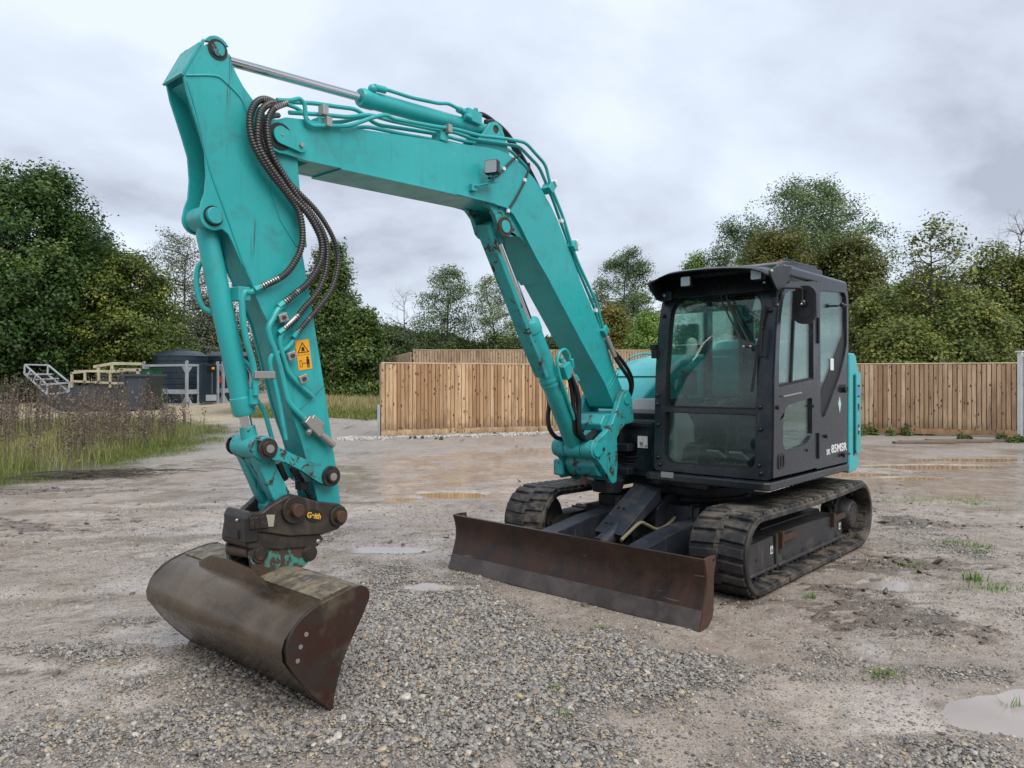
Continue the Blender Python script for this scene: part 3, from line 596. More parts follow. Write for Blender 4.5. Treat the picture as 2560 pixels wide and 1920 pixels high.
# --- revolving frame, house front, counterweight, hoods
f = MB(); f.plate([(.62, -1.08), (.62, .03), (-.98, .03), (-.98, -1.08)], .735, .80, ax='z').plate([(.80, .02), (.83, .06), (.83, 1.06), (.80, 1.10), (-.96, 1.10), (-.96, .02)], .742, .805, ax='z').box((-.1, -.05, .70), (1.3, 1.0, .09))
f.build('revolving_frame', M_grey, ex, .012, seg=3)
f = MB(); f.plate(rrect(-.44, .79, -.005, 1.185, .01), .585, .625, [rrect(-.405, .80+.02, -.19, 1.09, (.085, .05, .05, .085), 6)], ax='x').box((.605, -.22, .765), (.03, .44, .05)).box((.45, -.22, 1.187), (.40, .44, .03)).box((.60, -.012, .98), (.10, .02, .46))
hf = f.build('house_front', M_grey, ex, .006)
MB().box((.28, -.25, .95), (.5, .5, .42)).build('house_interior', M_rub, hf)
h = MB()
for z, d in ((.86, 0), (.89, .02), (.92, -.01), (.83, .01)): h.tube([(.60+d, -.43, z+.01), (.58+d, -.3, z-.005), (.60+d, -.17, z+.01)], .014)
h.build('hydraulic_hose', M_hose, hf)
MB().box((.6265, -.127, 1.035), (.003, .10, .104)).build('noise_label', M_white, hf)
text_obj('noise_label_figure', '98', M_ink, hf, front_T(.6285, -.140, 1.012), .062, .0008, .62); text_obj('noise_label_unit', 'dB', M_ink, hf, front_T(.6285, -.094, 1.0), .026, .0008, .7)
text_obj('noise_label_letter', 'L', M_ink, hf, front_T(.6285, -.12, 1.06), .024, .0008, .8)
f = MB(); f.plate([(.45, 1.20), (.45, 1.315), (.36, 1.405), (-.7, 1.405), (-.7, 1.20)], -.385, .02); f.build('battery_box', M_trim, ex, .008)
f = MB(); f.box((.455, -.18, 1.255), (.02, .40, .05)); f.build('box_latch_strip', M_grey, ex, .004)
prof = [(-1.12, 1.86), (-.82, 1.845), (-.60, 1.80), (-.38, 1.715), (-.1, 1.58), (.12, 1.455), (.26, 1.355), (.38, 1.22), (.44, 1.05), (.45, .81), (-1.0, .81)]
rg = []
for y, k in ((-1.10, .93), (-1.06, .985), (-.98, 1.0), (-.46, 1.0), (-.425, .985), (-.41, .955)): rg.append([(x if x < -.9 else x*(1 if k > .97 else .97), y, .81+(z-.81)*k) for x, z in prof])
hd = MB().rings(rg).build('engine_hood', M_teal_clean, ex, .012, 30, 3); hd['label'] = 'rounded teal hood on the side of the boom'
sm = MB(); 
for a, b2 in zip(prof[4:5], prof[4:5]): sm.box((-.155, -.75, 1.614), (.006, .66, .012))
sm.build('hood_seam', M_ink, hd)
gb = MB().tube([(-1.1, -1.06, 1.87), (-.8, -1.06, 1.87), (-.55, -1.06, 1.80), (-.35, -1.06, 1.70)], .012); gb.build('hood_rail', M_teal_worn, hd)
MB().lathe((-1.03, -.55, 1.80), (-1.03, -.55, 2.05), [(0, .055), (.18, .055), (.215, .045), (.235, .025), (.24, .004)], 20).build('exhaust_stack', M_white, hd)
cp = [(-.99, .712), (-1.20, .725), (-1.255, .76), (-1.262, .86), (-1.235, .885), (-1.248, .92), (-1.248, 1.62), (-1.232, 1.69), (-1.205, 1.755), (-1.175, 1.81), (-1.13, 1.832), (-.99, 1.832)]
rg = []
for k in range(13):
    y = -1.09+2.18*k/12; s = 1-(abs(y)/1.09)**2.6; rg.append([(x-.16*s if x < -1.05 else x, y, z) for x, z in cp])
cw = MB().rings(rg).build('counterweight', M_teal_clean, ex, .02, 30, 3)
MB().plate(rrect(-1.135, .87, -1.095, 1.63, .02), 1.086, 1.094).build('counterweight_groove', M_ink, cw)
MB().plate(rrect(-1.252, .89, -1.128, 1.655, (.03, .03, .03, .03)), 1.08, 1.108).build('corner_cover', M_teal_clean, cw, .008)
MB().box((-1.19, 1.1085, 1.475), (.07, .002, .07)).build('blue_sticker', M_blue, cw); d = MB().box((-1.19, 1.1085, 1.525), (.07, .002, .02)).box((-1.19, 1.1085, 1.425), (.07, .002, .016)).plate([(-1.16, 1.35), (-1.20, 1.36), (-1.215, 1.33), (-1.215, 1.28), (-1.20, 1.32), (-1.17, 1.28)], 1.1075, 1.1095).plate(rrect(-1.215, 1.065, -1.165, 1.16, .012), 1.1075, 1.1095); d.each('black_sticker', M_ink, cw)
MB().box((-1.195, 1.110, 1.115), (.02, .002, .03)).build('white_pictogram', M_white, cw)

rg = []
for y, k in ((-.40, .55), (-.36, .85), (-.28, 1), (.30, 1), (.40, .9), (.46, .55)): rg.append([(-1.30, y, 1.80), (-1.26, y, 1.80+.17*k), (-1.16, y, 1.80+.205*k), (-1.06, y, 1.80+.19*k), (-1.005, y, 1.80+.10*k), (-1.005, y, 1.80)])
MB().rings(rg).build('engine_cover', M_teal_clean, ex, .01, 30, 3)
# --- cab
cab = MB(); FX = [(.75, .735), (1.35, .712), (1.65, .702), (2.02, .655), (2.22, .605), (2.34, .555), (2.45, .49)]
fx = lambda z: float(np.interp(z, [a for a, _ in FX], [b for _, b in FX]))
ff = lambda x, y, z: (fx(z)+x, y, z)
outer = dens(rrect(.05, .815, 1.075, 2.43, (.10, .10, .03, .03)), .1)
loh = rrect(.148, .885, .95, 1.312, (.012, .012, .09, .06)); uph = rrect(.150, 1.348, .955, 2.285, (.13, .13, .02, .02), 7)
cab.plate(outer, -.06, 0, [dens(loh, .1), dens(uph, .1)], ax='x', fn=ff)
rear_o = rrect(.06, .82, 1.07, 2.43, .06); rear_h = rrect(.18, 1.45, .94, 2.3, .08); cab.plate(rear_o, -.985, -.945, [rear_h], ax='x')
cab.plate([(.70, .82), (.68, 1.4), (.655, 1.9), (.60, 2.2), (.53, 2.38), (.45, 2.43), (-.98, 2.43), (-.98, .82)], .05, .09, [[(.60, 1.42), (.57, 2.0), (.50, 2.27), (-.15, 2.32), (-.15, 1.42)], [(-.25, 1.42), (-.25, 2.32), (-.88, 2.34), (-.9, 1.42)]])
cab.box((-.13, .56, .835), (1.62, .98, .03))
rp = [(-.2, .82), (-.2, 2.42), (-.55, 2.45), (-.90, 2.445), (-.97, 2.41), (-1.0, 2.33), (-1.0, .82)]
rh = [(-.294, 1.31), (-.283, 2.33), (-.31, 2.355), (-.89, 2.385), (-.935, 2.35), (-.95, 2.28), (-.955, 1.92), (-.90, 1.80), (-.776, 1.625), (-.474, 1.334), (-.40, 1.27), (-.34, 1.255), (-.30, 1.275)]
cab.plate(rp, 1.035, 1.078, [rh])
cabo = cab.build('cab', M_grey, ex, .010, seg=3); cabo['label'] = 'dark grey operator cab with tinted windows'
MB().plate([(-1.0, .05), (.50, .05), (.54, .09), (.54, 1.04), (.50, 1.08), (-.96, 1.08), (-1.0, 1.04)], 2.405, 2.495, ax='z').build('roof', M_grey, cabo, .038, seg=4)
MB().plate([(.52, 2.44), (.20, 2.515), (-.07, 2.54), (-.46, 2.545), (-.47, 2.48), (.52, 2.40)], .12, 1.035).build('roof_trim', M_grey, cabo, .012, seg=3)
MB().plate([(.30, 2.525), (.02, 2.588), (-.2, 2.60), (-.60, 2.61), (-.66, 2.575), (-.66, 2.5), (.30, 2.5)], .20, .93).build('roof_hatch', M_black, cabo, .012, seg=3)
MB().box((-.12, .80, 2.608), (.08, .04, .014)).build('red_marker', M_redp, cabo, .004)
h = MB(); h.tube([(-.02, .86, 2.57), (-.06, .86, 2.615), (-.30, .86, 2.615), (-.34, .86, 2.57)], .008); h.build('hatch_handle', M_black, cabo)
for x in (-.76, -.9): MB().lathe((x, .9, 2.48), (x, .9, 2.53), [(0, .02), (.03, .02), (.045, .014), (.05, .003)], 12).build('roof_bolt', M_black, cabo)
# glass
MB().plate(dens(rrect(.135, .87, .963, 1.325, .05), .1), -.040, -.034, ax='x', fn=ff).build('lower_windscreen', M_glass, cabo)
MB().plate(dens(rrect(.135, 1.335, .97, 2.30, (.12, .12, .02, .02)), .1), -.040, -.034, ax='x', fn=ff).build('windscreen', M_glass, cabo)
for nme, hole in (('lower_windscreen_seal', loh), ('windscreen_seal', uph)):
    cx = sum(p[0] for p in hole)/len(hole); cz = sum(p[1] for p in hole)/len(hole); sc = lambda k: [(cx+(a-cx)*k, cz+(b_-cz)*k) for a, b_ in hole]
    MB().plate(dens(sc(1.004), .1), -.055, -.030, [dens(sc(.965), .1)], ax='x', fn=ff).build(nme, M_rub, cabo)
MB().plate([(-.27, 1.24), (-.27, 2.37), (-.90, 2.40), (-.965, 2.35), (-.965, 1.91), (-.776, 1.60), (-.45, 1.29), (-.34, 1.235)], 1.052, 1.058).build('rear_side_window', M_glass2, cabo)
MB().plate(rear_h, -.968, -.962, ax='x').build('rear_window', M_glass2, cabo)
MB().plate([(.62, 1.40), (.59, 2.0), (.51, 2.29), (-.9, 2.36), (-.92, 1.40)], .066, .072).build('right_side_window', M_glass2, cabo)
MB().box((-.62, 1.0605, 1.72), (.08, .002, .105)).build('window_label', M_white, cabo)
MB().plate([(-.30, 1.27), (-.295, 1.42), (-.90, 2.0), (-.955, 2.1), (-.955, 1.92), (-.776, 1.625), (-.474, 1.334), (-.36, 1.25)], 1.0585, 1.0605).build('window_frit', M_rub, cabo)
# door
do = [(.715, .835), (.70, 1.20), (.692, 1.60), (.655, 1.95), (.60, 2.16), (.555, 2.25), (.48, 2.325), (.38, 2.36), (-.15, 2.415), (-.182, 2.40), (-.190, 2.36), (-.190, .835)]
uw = [(.610, 1.525), (.603, 1.78), (.563, 2.08), (.525, 2.20), (.48, 2.255), (.40, 2.285), (-.07, 2.35), (-.095, 2.33), (-.103, 1.585)]
lw = [(.531, 1.083), (.531, 1.25), (.50, 1.335), (.43, 1.383), (-.055, 1.432), (-.072, 1.42), (-.072, 1.13), (-.04, 1.10), (.07, 1.05), (.40, 1.015), (.48, 1.035)]
door = MB().plate(do, 1.046, 1.088, [uw, lw]).build('door', M_grey, cabo, .008, seg=3)
MB().plate([(.63, 1.50), (.62, 1.8), (.58, 2.1), (.5, 2.28), (-.1, 2.37), (-.12, 1.56)], 1.063, 1.068).build('door_window', M_glass2, door)
MB().plate([(.55, 1.07), (.55, 1.31), (.46, 1.42), (-.09, 1.45), (-.09, 1.10), (.06, 1.035), (.42, 1.0)], 1.063, 1.068).build('door_lower_window', M_glass2, door)
s = MB(); s.bar((.335, 1.073, 1.55), (.25, 1.073, 2.30), .012, .022).bar((.61, 1.074, 1.525), (-.10, 1.074, 1.585), .014, .03); s.build('sliding_window_rail', M_rub, door)
s = MB(); s.bar((.56, 1.100, 1.452), (.20, 1.100, 1.478), .02, .012); s.build('door_grab_bar', M_zinc, door, .003)
s = MB(); s.plate(rrect(.505, .89, .63, 1.01, .03), 1.084, 1.095, [rrect(.53, .905, .605, .995, .02)]).box((.568, 1.088, .95), (.022, .012, .08)); s.build('door_handle', M_black, door, .004)
s = MB()
for z in (1.02, 2.0): s.cyl((-.195, 1.094, z-.11), (-.195, 1.094, z+.11), .012, n=10)
s.each('hinge', M_black, door)
s = MB(); s.cyl((-.085, 1.08, 1.36), (-.085, 1.10, 1.36), .012).cyl((.05, 1.08, 1.0), (.05, 1.10, 1.0), .011).cyl((.64, 1.08, 1.37), (.64, 1.105, 1.37), .016); s.each('door_buffer', M_black, door)
s = MB(); s.plate(circ(-.85, 1.50, .038, 16), 1.075, 1.115).box((-.865, 1.116, 1.497), (.035, .01, .05)); s.build('catch', M_grey, cabo, .006)
s = MB(); s.plate([(-.755, 1.43), (-.79, 1.36), (-.755, 1.28), (-.72, 1.36)], 1.079, 1.082); s.build('leaf_tag', M_paleg, cabo)
s = MB(); s.cyl((-.40, 1.07, 1.09), (-.40, 1.10, 1.09), .016).cyl((-.83, 1.07, .90), (-.83, 1.105, .90), .014).bar((-.80, 1.10, .885), (-.95, 1.10, .90), .02, .02); s.each('panel_catch', M_black, cabo)
s = MB(); s.tube([(-.93, 1.09, 2.27), (-.80, 1.12, 2.26), (-.70, 1.12, 2.255)], .009).ball((-.70, 1.12, 2.255), .022); s.build('window_latch', M_black, cabo)
text_obj('model_lettering_prefix', 'SK', M_white, cabo, side_T(-.475, 1.0795, .945), .066, .001, 1.25, .0014); text_obj('model_lettering', '85MSR', M_white, cabo, side_T(-.745, 1.0795, .963), .100, .001, 1.40, .0022)
# visor, lamps, wipers
rg = []
for k in range(15):
    y = .085+1.02*k/14; t = (y-.6)/.52; zt = 2.485-.05*abs(t)**2.5-.02*t; dr = .035 if k in (0, 14) else (.012 if k in (1, 13) else 0)
    rg.append([(.40, y, 2.50-.02*abs(t)**3-dr*.3), (.62, y, zt+.012-dr*.5), (.77, y, zt-.004-dr), (.825, y, zt-.022-dr), (.819, y, zt-.033-dr), (.765, y, zt-.016-dr), (.62, y, zt-.004-dr*.5), (.40, y, 2.485-.02*abs(t)**3-dr*.3)])
vis = MB().rings(rg).build('sun_visor', M_black, cabo, .004, 45)
for s_ in (0, 1):
    y0, y1 = ((.068, .085), (1.108, 1.125))[s_]; MB().plate([(.45, 2.47), (.70, 2.45), (.85, 2.40), (.855, 2.37), (.80, 2.32), (.72, 2.26), (.60, 2.26), (.50, 2.38)], y0, y1).build('visor_cheek', M_black, vis, .004)
MB().box((.635, .115, 2.295), (.06, .13, .075)).build('visor_bracket', M_black, vis, .005); MB().ball((.668, .115, 2.30), .014).ball((.84, 1.128, 2.39), .014).ball((.72, 1.02, 2.33), .013).each('visor_bolt', M_zinc, vis)
MB().plate(dens(rrect(.07, 2.275, 1.06, 2.46, .03), .1), -.005, .045, ax='x', fn=ff).build('windscreen_header', M_black, cabo, .006)
for y in (.385, .985):
    l = MB(); l.box((.755, y, 2.385), (.07, .098, .085)); lo = l.build('work_lamp', M_black, cabo, .012, seg=3); MB().plate(rrect(y-.040, 2.348, y+.040, 2.422, .01), .790, .793, ax='x').build('lens', M_lens, lo)
w = MB(); wx = lambda z, d=.03: fx(z)+d
for p in ([(.57, 2.39), (.64, 2.205), (.857, 1.841)], [(.614, 2.385), (.679, 2.227), (.913, 1.84)]): w.tube([(wx(z, .045), y, z) for y, z in p], .008, 8, smooth=False)
w.tube([(wx(1.84, .045), .85, 1.842), (wx(1.84, .045), .92, 1.838), (wx(1.84, .045), .965, 1.84)], .010, smooth=False); w.tube([(wx(2.15), 1.0, 2.15), (wx(1.84), .962, 1.84), (wx(1.49), .928, 1.49)], .011, 6, smooth=False)
wo_ = w.build('wiper', M_rub, cabo); MB().ball((wx(1.84, .055), .857, 1.841), .011).ball((wx(1.84, .055), .913, 1.84), .011).each('wiper_pivot', M_zinc, wo_)
MB().plate([(.86, 2.13), (.95, 2.135), (.957, 2.262), (.872, 2.262)], -.050, -.047, ax='x', fn=ff).build('screen_notice', M_white, cabo)
b = MB()
for y, z in ((.09, 2.13), (.075, 1.45), (.08, 1.375), (.09, 1.20), (.095, .926), (.115, .865), (1.03, 2.12), (.985, 1.372), (.99, 1.20), (.985, .925), (1.0, .864)): b.lathe((fx(z)-.005, y, z), (fx(z)+.03, y, z), [(0, .017), (.02, .017), (.03, .011), (.033, .003)], 10)
b.each('guard_boss', M_black, cabo)
MB().box((.832, .24, .797), (.004, .115, .047)).build('serial_plate', M_zinc, cabo)
g = MB(); g.tube([(.70, 1.01, 1.98), (.75, 1.01, 1.98), (.75, 1.0, 1.76), (.71, 1.0, 1.76)], .009, smooth=False); g.build('front_grab_handle', M_black, cabo)
g = MB(); g.box((.69, .045, 1.80), (.07, .05, .07)).box((.70, .03, 1.86), (.05, .05, .05)); g.build('mirror_clamp', M_black, cabo, .006)
# mirror
mr = MB(); rr_ = rrect(1.128, 2.015, 1.31, 2.312, .082, 8); mr.plate(rr_, .41, .445, ax='x'); mo = mr.build('mirror', M_black, cabo, .012, seg=3)
MB().plate(rrect(1.155, 2.055, 1.283, 2.285, .058, 8), .440, .449, [rrect(1.163, 2.063, 1.275, 2.277, .052, 8)], ax='x').build('mirror_rib', M_rub, mo)
g = MB(); g.bent([(.68, 1.10, 2.19), (.68, 1.11, 2.27), (.66, 1.12, 2.285), (.50, 1.20, 2.29), (.478, 1.215, 2.285), (.478, 1.215, 2.19)], .010); g.ball((.465, 1.215, 2.175), .030).cyl((.68, 1.09, 2.14), (.68, 1.09, 2.21), .022); g.build('mirror_arm', M_black, mo)
MB().ball((.68, 1.10, 2.155), .014).ball((.492, 1.215, 2.165), .010).each('mirror_nut', M_zinc, mo)
# inside the cab
st = MB(); st.box((-.36, .58, 1.22), (.52, .50, .14)).box((-.36, .58, 1.05), (.40, .40, .24)); so = st.build('seat', M_seat, cabo, .035, seg=4)
MB().plate([(-.58, 1.24), (-.47, 1.28), (-.55, 1.55), (-.62, 1.92), (-.70, 1.95), (-.74, 1.90), (-.68, 1.5)], .34, .82).build('backrest', M_seat, so, .035, seg=4)
MB().plate(rrect(-.76, 1.95, -.65, 2.16, .04), .45, .71).build('headrest', M_seat, so, .03, seg=3)
cs = MB(); cs.plate([(.18, 1.30), (.20, 1.36), (-.55, 1.42), (-.55, 1.10), (.0, 1.10)], .16, .34).plate([(.10, 1.28), (.12, 1.34), (-.55, 1.40), (-.55, 1.10), (-.1, 1.10)], .84, .99); co = cs.build('console', M_dtrim, cabo, .02, seg=3)
for y in (.25, .90):
    l = MB(); l.lathe((.08, y, 1.33), (.10, y, 1.50), [(0, .065), (.02, .068), (.035, .055), (.05, .062), (.065, .048), (.08, .055), (.095, .04), (.11, .045), (.125, .02), (.17, .015)], 16); l.tube([(.10, y, 1.48), (.11, y, 1.56), (.12, y, 1.66)], .022, 10); l.build('joystick', M_rub, co)
mon = MB(); mon.box((.40, .20, 1.56), (.05, .17, .22), Matrix.Rotation(R(-25), 3, 'Z')); mon.tube([(.42, .17, 1.3), (.42, .18, 1.46)], .015); mon.build('monitor', M_rub, cabo, .01)
tp = MB(); tp.plate([(.62, .86), (.60, 1.30), (.48, 1.36), (.30, 1.20), (.26, .86)], .10, .20); tp.build('side_trim', M_trim, cabo, .02)
MB().plate([(-.94, .86), (-.94, 1.45), (-.88, 1.45), (-.80, 1.05), (-.80, .86)], .12, 1.0).build('rear_trim', M_dtrim, cabo, .02)
MB().plate([(.56, .86), (.48, 1.02), (.30, 1.04), (.2, .86)], .20, .36).build('pedal_housing', M_dtrim, cabo, .02)
tl = MB()
for y in (.55, .64): tl.tube([(.42, y, .86), (.38, y, 1.1), (.34, y, 1.42)], .010).ball((.335, y, 1.45), .024)
tl.build('travel_lever', M_rub, cabo)
pd = MB()
for y in (.50, .70): pd.box((.48, y, .96), (.16, .11, .02), Matrix.Rotation(R(-25), 3, 'Y'))
pd.each('pedal', M_trim, cabo, .005)
MB().tube([(.20, .80, 1.45), (.18, .90, 1.42), (.22, 1.0, 1.41)], .013).build('orange_strap', M_orange, cabo)
MB().box((.12, .92, 1.36), (.22, .13, .03)).build('armrest_pad', M_trim, cabo, .01)
MB().box((.62, .90, .87), (.06, .16, .03)).build('yellow_rag', simple('faded_green_cloth', (.18, .24, .05), .9), cabo, .01)
# --- swing post
sp = [(-.08, 1.40), (-.06, 1.455), (-.02, 1.492), (.03, 1.497), (.075, 1.47), (.11, 1.43), (.174, 1.316), (.236, 1.215), (.316, 1.155), (.44, 1.088), (.49, 1.068), (.53, 1.03), (.535, .985), (.51, .955), (.46, .925), (.316, .79), (.255, .715), (.22, .70), (.165, .712), (.148, .86), (.158, 1.085), (.10, 1.150), (.03, 1.195), (-.11, 1.205)]
p = B_(); p.plate(sp, .155, .21).plate(sp, -.21, -.155)
p.plate([(.13, .725), (.36, .775), (.42, .86), (.40, .95), (.28, 1.02), (.16, 1.06)], -.156, .156).plate([(-.09, 1.20), (.30, 1.15), (.33, 1.21), (.27, 1.285), (-.07, 1.31)], -.156, .156)
p.cyl((.462, .085, 1.008), (.462, .212, 1.008), .078).cyl((.462, -.212, 1.008), (.462, -.085, 1.008), .078).cyl((.05, 0, .71), (.05, 0, 1.16), .10)
post = p.build('swing_post', M_teal_worn, ex, .014, seg=3)
q = B_(); pin(q, .015, 1.417, -.222, .222, .050); pin(q, .462, 1.008, .21, .224, .060); q.plate([(.46, .968), (.46, 1.048), (.40, 1.045), (.385, 1.01), (.40, .97)], .210, .222); q.each('pivot_pin', M_teal, post, .005)
q = B_(); q.cyl((.385, .21, 1.01), (.385, .232, 1.01), .016, n=6).cyl((.36, .0, .70), (.36, .0, .76), .03); q.each('keeper_bolt', M_rust, post)
q = B_(); q.box((.425, -.21, .83), (.05, .10, .14)).box((.30, -.235, .82), (.16, .04, .18)); q.build('swing_cylinder_lug', M_teal_worn, post, .02)
q = MB(); q.box((.62, -.39, .98), (.20, .34, .07)).box((.62, -.39, .77), (.20, .34, .06)); q.build('swing_bracket', M_navy, ex, .01)
MB().lathe((.80, -.38, .60), (.80, -.38, .72), [(0, .13), (.10, .15), (.12, .11)], 24).build('swing_pivot_cap', M_navy, ex)

# --- boom
boss = circ(3.318, 2.886, .088, 14, 75, -100)
top = [(3.28, 3.0), (3.147, 3.022), (2.948, 3.043), (2.549, 3.094), (2.173, 3.145), (1.883, 3.185), (1.70, 3.212), (1.58, 3.222), (1.488, 3.218), (1.40, 3.200), (1.30, 3.163), (1.175, 3.098), (1.074, 3.022), (.97, 2.925), (.895, 2.838), (.802, 2.705), (.674, 2.525), (.579, 2.375), (.29, 2.0), (.157, 1.79), (.068, 1.634)]
foot = circ(.015, 1.417, .092, 9, 120, 300)
bot = [(.091, 1.351), (.245, 1.559), (.372, 1.689), (.565, 1.885), (.989, 2.343), (1.149, 2.500), (1.259, 2.620), (1.342, 2.720), (1.420, 2.795), (1.50, 2.830), (1.60, 2.838), (1.75, 2.836), (1.941, 2.834), (2.257, 2.822), (2.79, 2.807), (2.948, 2.800)]
nose = [(3.147, 2.792), (3.267, 2.800)]
full = top[::-1]+boss+nose[::-1]+bot[::-1]+foot[::-1]
core = top[1:][::-1]+[(3.12, 2.794)]+bot[::-1]+foot[::-1]
b = B_(); b.plate(core, -.135, .135)
boom = b.build('boom', M_teal, ex, .010, 25, 3); boom['label'] = 'long teal boom bent in the middle'
nz = [(2.93, 3.044), (3.147, 3.022), (3.28, 3.0)]+boss+nose[::-1]+[(2.93, 2.799)]
for s in (1, -1): B_().plate(nz, *sorted((s*.106, s*.1435))).build('boom_nose_plate', M_teal, boom, .006)
fl = B_(); fl.plate([(.989, 2.343), (1.149, 2.500), (1.259, 2.620), (1.342, 2.720), (1.420, 2.795), (1.50, 2.830), (1.75, 2.836), (2.257, 2.822), (2.93, 2.803), (2.93, 2.791), (2.257, 2.810), (1.75, 2.824), (1.51, 2.818), (1.43, 2.783), (1.352, 2.708), (1.269, 2.61), (1.16, 2.490), (1.0, 2.333)], -.152, .152)
fl.build('underside_flange', M_teal, boom, .002)
sm = B_()
for u, z0, z1 in ((2.0, 2.84, 3.165),): sm.bar((u, .1355, z0), (u, .1355, z1), .004, .014, (1, 0, 0))
sm.bar((.20, .1355, 1.52), (.06, .1355, 1.66), .006, .012, (1, 0, 0)).bar((.17, .1355, 1.50), (.03, .1355, 1.64), .006, .012, (1, 0, 0)); sm.each('weld_seam', M_teal, boom, .002)
lug = [(1.74, 2.835), (1.66, 2.805), (1.60, 2.755), (1.575, 2.70), (1.555, 2.655), (1.52, 2.63), (1.47, 2.615), (1.42, 2.625), (1.36, 2.64), (1.30, 2.62), (1.23, 2.57), (1.19, 2.535), (1.26, 2.62), (1.34, 2.72), (1.42, 2.80), (1.52, 2.838)]
for s in (1, -1): B_().plate(lug, *sorted((s*.085, s*.125))).build('cylinder_lug', M_teal_worn, boom, .005)
q = B_(); pin(q, 1.495, 2.687, -.14, .14, .046); q.build('boom_cylinder_pin', M_teal, boom, .004); q = B_(); q.plate(circ(1.495, 2.687, .072, 24), .1255, .131); q.build('pin_washer', M_rust, boom)
ul = [(1.80, 3.19), (1.665, 3.345), (1.61, 3.42), (1.545, 3.445), (1.485, 3.42), (1.455, 3.36), (1.38, 3.19)]
for s in (1, -1): B_().plate(ul, *sorted((s*.062, s*.088)), [circ(1.548, 3.385, .03, 14)]).build('arm_cylinder_lug', M_teal, boom, .005)
q = B_(); pin(q, 1.548, 3.385, -.075, .078, .030); q.build('arm_cylinder_pin', M_rust, boom)
# nose pin with its keeper plate
q = B_(); pin(q, 3.318, 2.886, -.15, .15, .072); q.build('grease_ring', M_ink, boom)
q = B_(); q.plate(circ(3.318, 2.890, .048, 12, -90, 90)+circ(3.205, 2.862, .038, 12, 90, 270), .150, .166); q.build('pin_keeper', M_teal, boom, .004)
q = B_(); q.cyl((3.205, .166, 2.863), (3.205, .18, 2.863), .013, n=6); q.cyl((3.318, .166, 2.892), (3.318, .17, 2.892), .006); q.each('keeper_bolt', M_zinc, boom)
# steel pipes running over the boom
def pipes(paths, r, par, name='hydraulic_pipe', mat=None):
    for pth in paths: B_().bent(pth, r, 9, .05).build(name, mat or M_teal, par, 0)
V = lambda L, v: [(u, v, z) for u, z in L]
pipes([V([(3.35, 3.067), (3.271, 3.086), (3.212, 3.116), (3.181, 3.095), (3.172, 3.0), (3.136, 2.985)], .165)+[(2.886, .165, 3.048), (2.694, .16, 3.155), (2.607, .155, 3.192), (2.55, .15, 3.183), (2.201, .15, 3.225), (2.004, .15, 3.256), (1.796, .15, 3.267), (1.509, .15, 3.315), (1.295, .15, 3.34), (1.055, .15, 3.225), (.995, .15, 3.07), (.918, .15, 2.972), (.841, .15, 2.866), (.73, .15, 2.66), (.648, .15, 2.535), (.392, .15, 2.235), (.289, .15, 2.03), (.244, .15, 1.955)],
       V([(3.24, 3.045), (3.047, 3.087), (2.849, 3.123), (2.70, 3.18), (2.528, 3.186), (2.154, 3.225), (1.978, 3.253), (1.804, 3.247), (1.319, 3.316), (1.079, 3.212), (.965, 3.065), (.905, 2.985), (.843, 2.885), (.685, 2.642), (.60, 2.51), (.36, 2.20), (.26, 2.02)], .105),
       V([(3.193, 3.135), (3.036, 3.172), (2.88, 3.195), (2.732, 3.221), (2.586, 3.164), (2.296, 3.205), (2.062, 3.236), (1.80, 3.25), (1.33, 3.30), (1.09, 3.19), (.96, 3.05), (.84, 2.88), (.68, 2.63), (.36, 2.19)], .03),
       V([(3.28, 3.03), (3.02, 3.04), (2.86, 3.07), (2.70, 3.13), (2.60, 3.165), (2.3, 3.19), (1.9, 3.235), (1.4, 3.27)], -.04)], .0125, boom)
pipes([V([(3.30, 3.09), (3.22, 3.10), (3.14, 3.09), (3.08, 3.02), (3.0, 3.06), (2.86, 3.10), (2.74, 3.16), (2.60, 3.20), (2.2, 3.235), (2.0, 3.262)], .075)], .0115, boom)
cl = B_()
for u, z, v in ((3.05, 3.095, .15), (3.035, 3.03, .165), (2.09, 3.235, .155), (2.10, 3.215, .11)): cl.box((u, v, z), (.035, .055, .055))
cl.each('pipe_clamp', M_zinc, boom, .004)
cl = B_()
for u, z, v in ((3.04, 3.03, .10), (2.11, 3.185, .10), (1.0, 3.06, .13), (.70, 2.655, .13), (.27, 2.0, .13)): cl.box((u, v, z), (.07, .09, .06), Matrix.Rotation(R(0 if u > 1.5 else 50), 3, 'Y'))
cl.each('pipe_bracket', M_teal, boom, .004)
cl = B_(); cl.box((.665, .15, 2.665), (.05, .05, .085), Matrix.Rotation(R(28), 3, 'Y')).box((.96, .16, 3.10), (.03, .05, .05), Matrix.Rotation(R(35), 3, 'Y')).box((.85, .14, 2.83), (.03, .03, .03)).box((.38, .14, 2.16), (.03, .03, .03)); cl.each('white_clip', M_white, boom, .004)
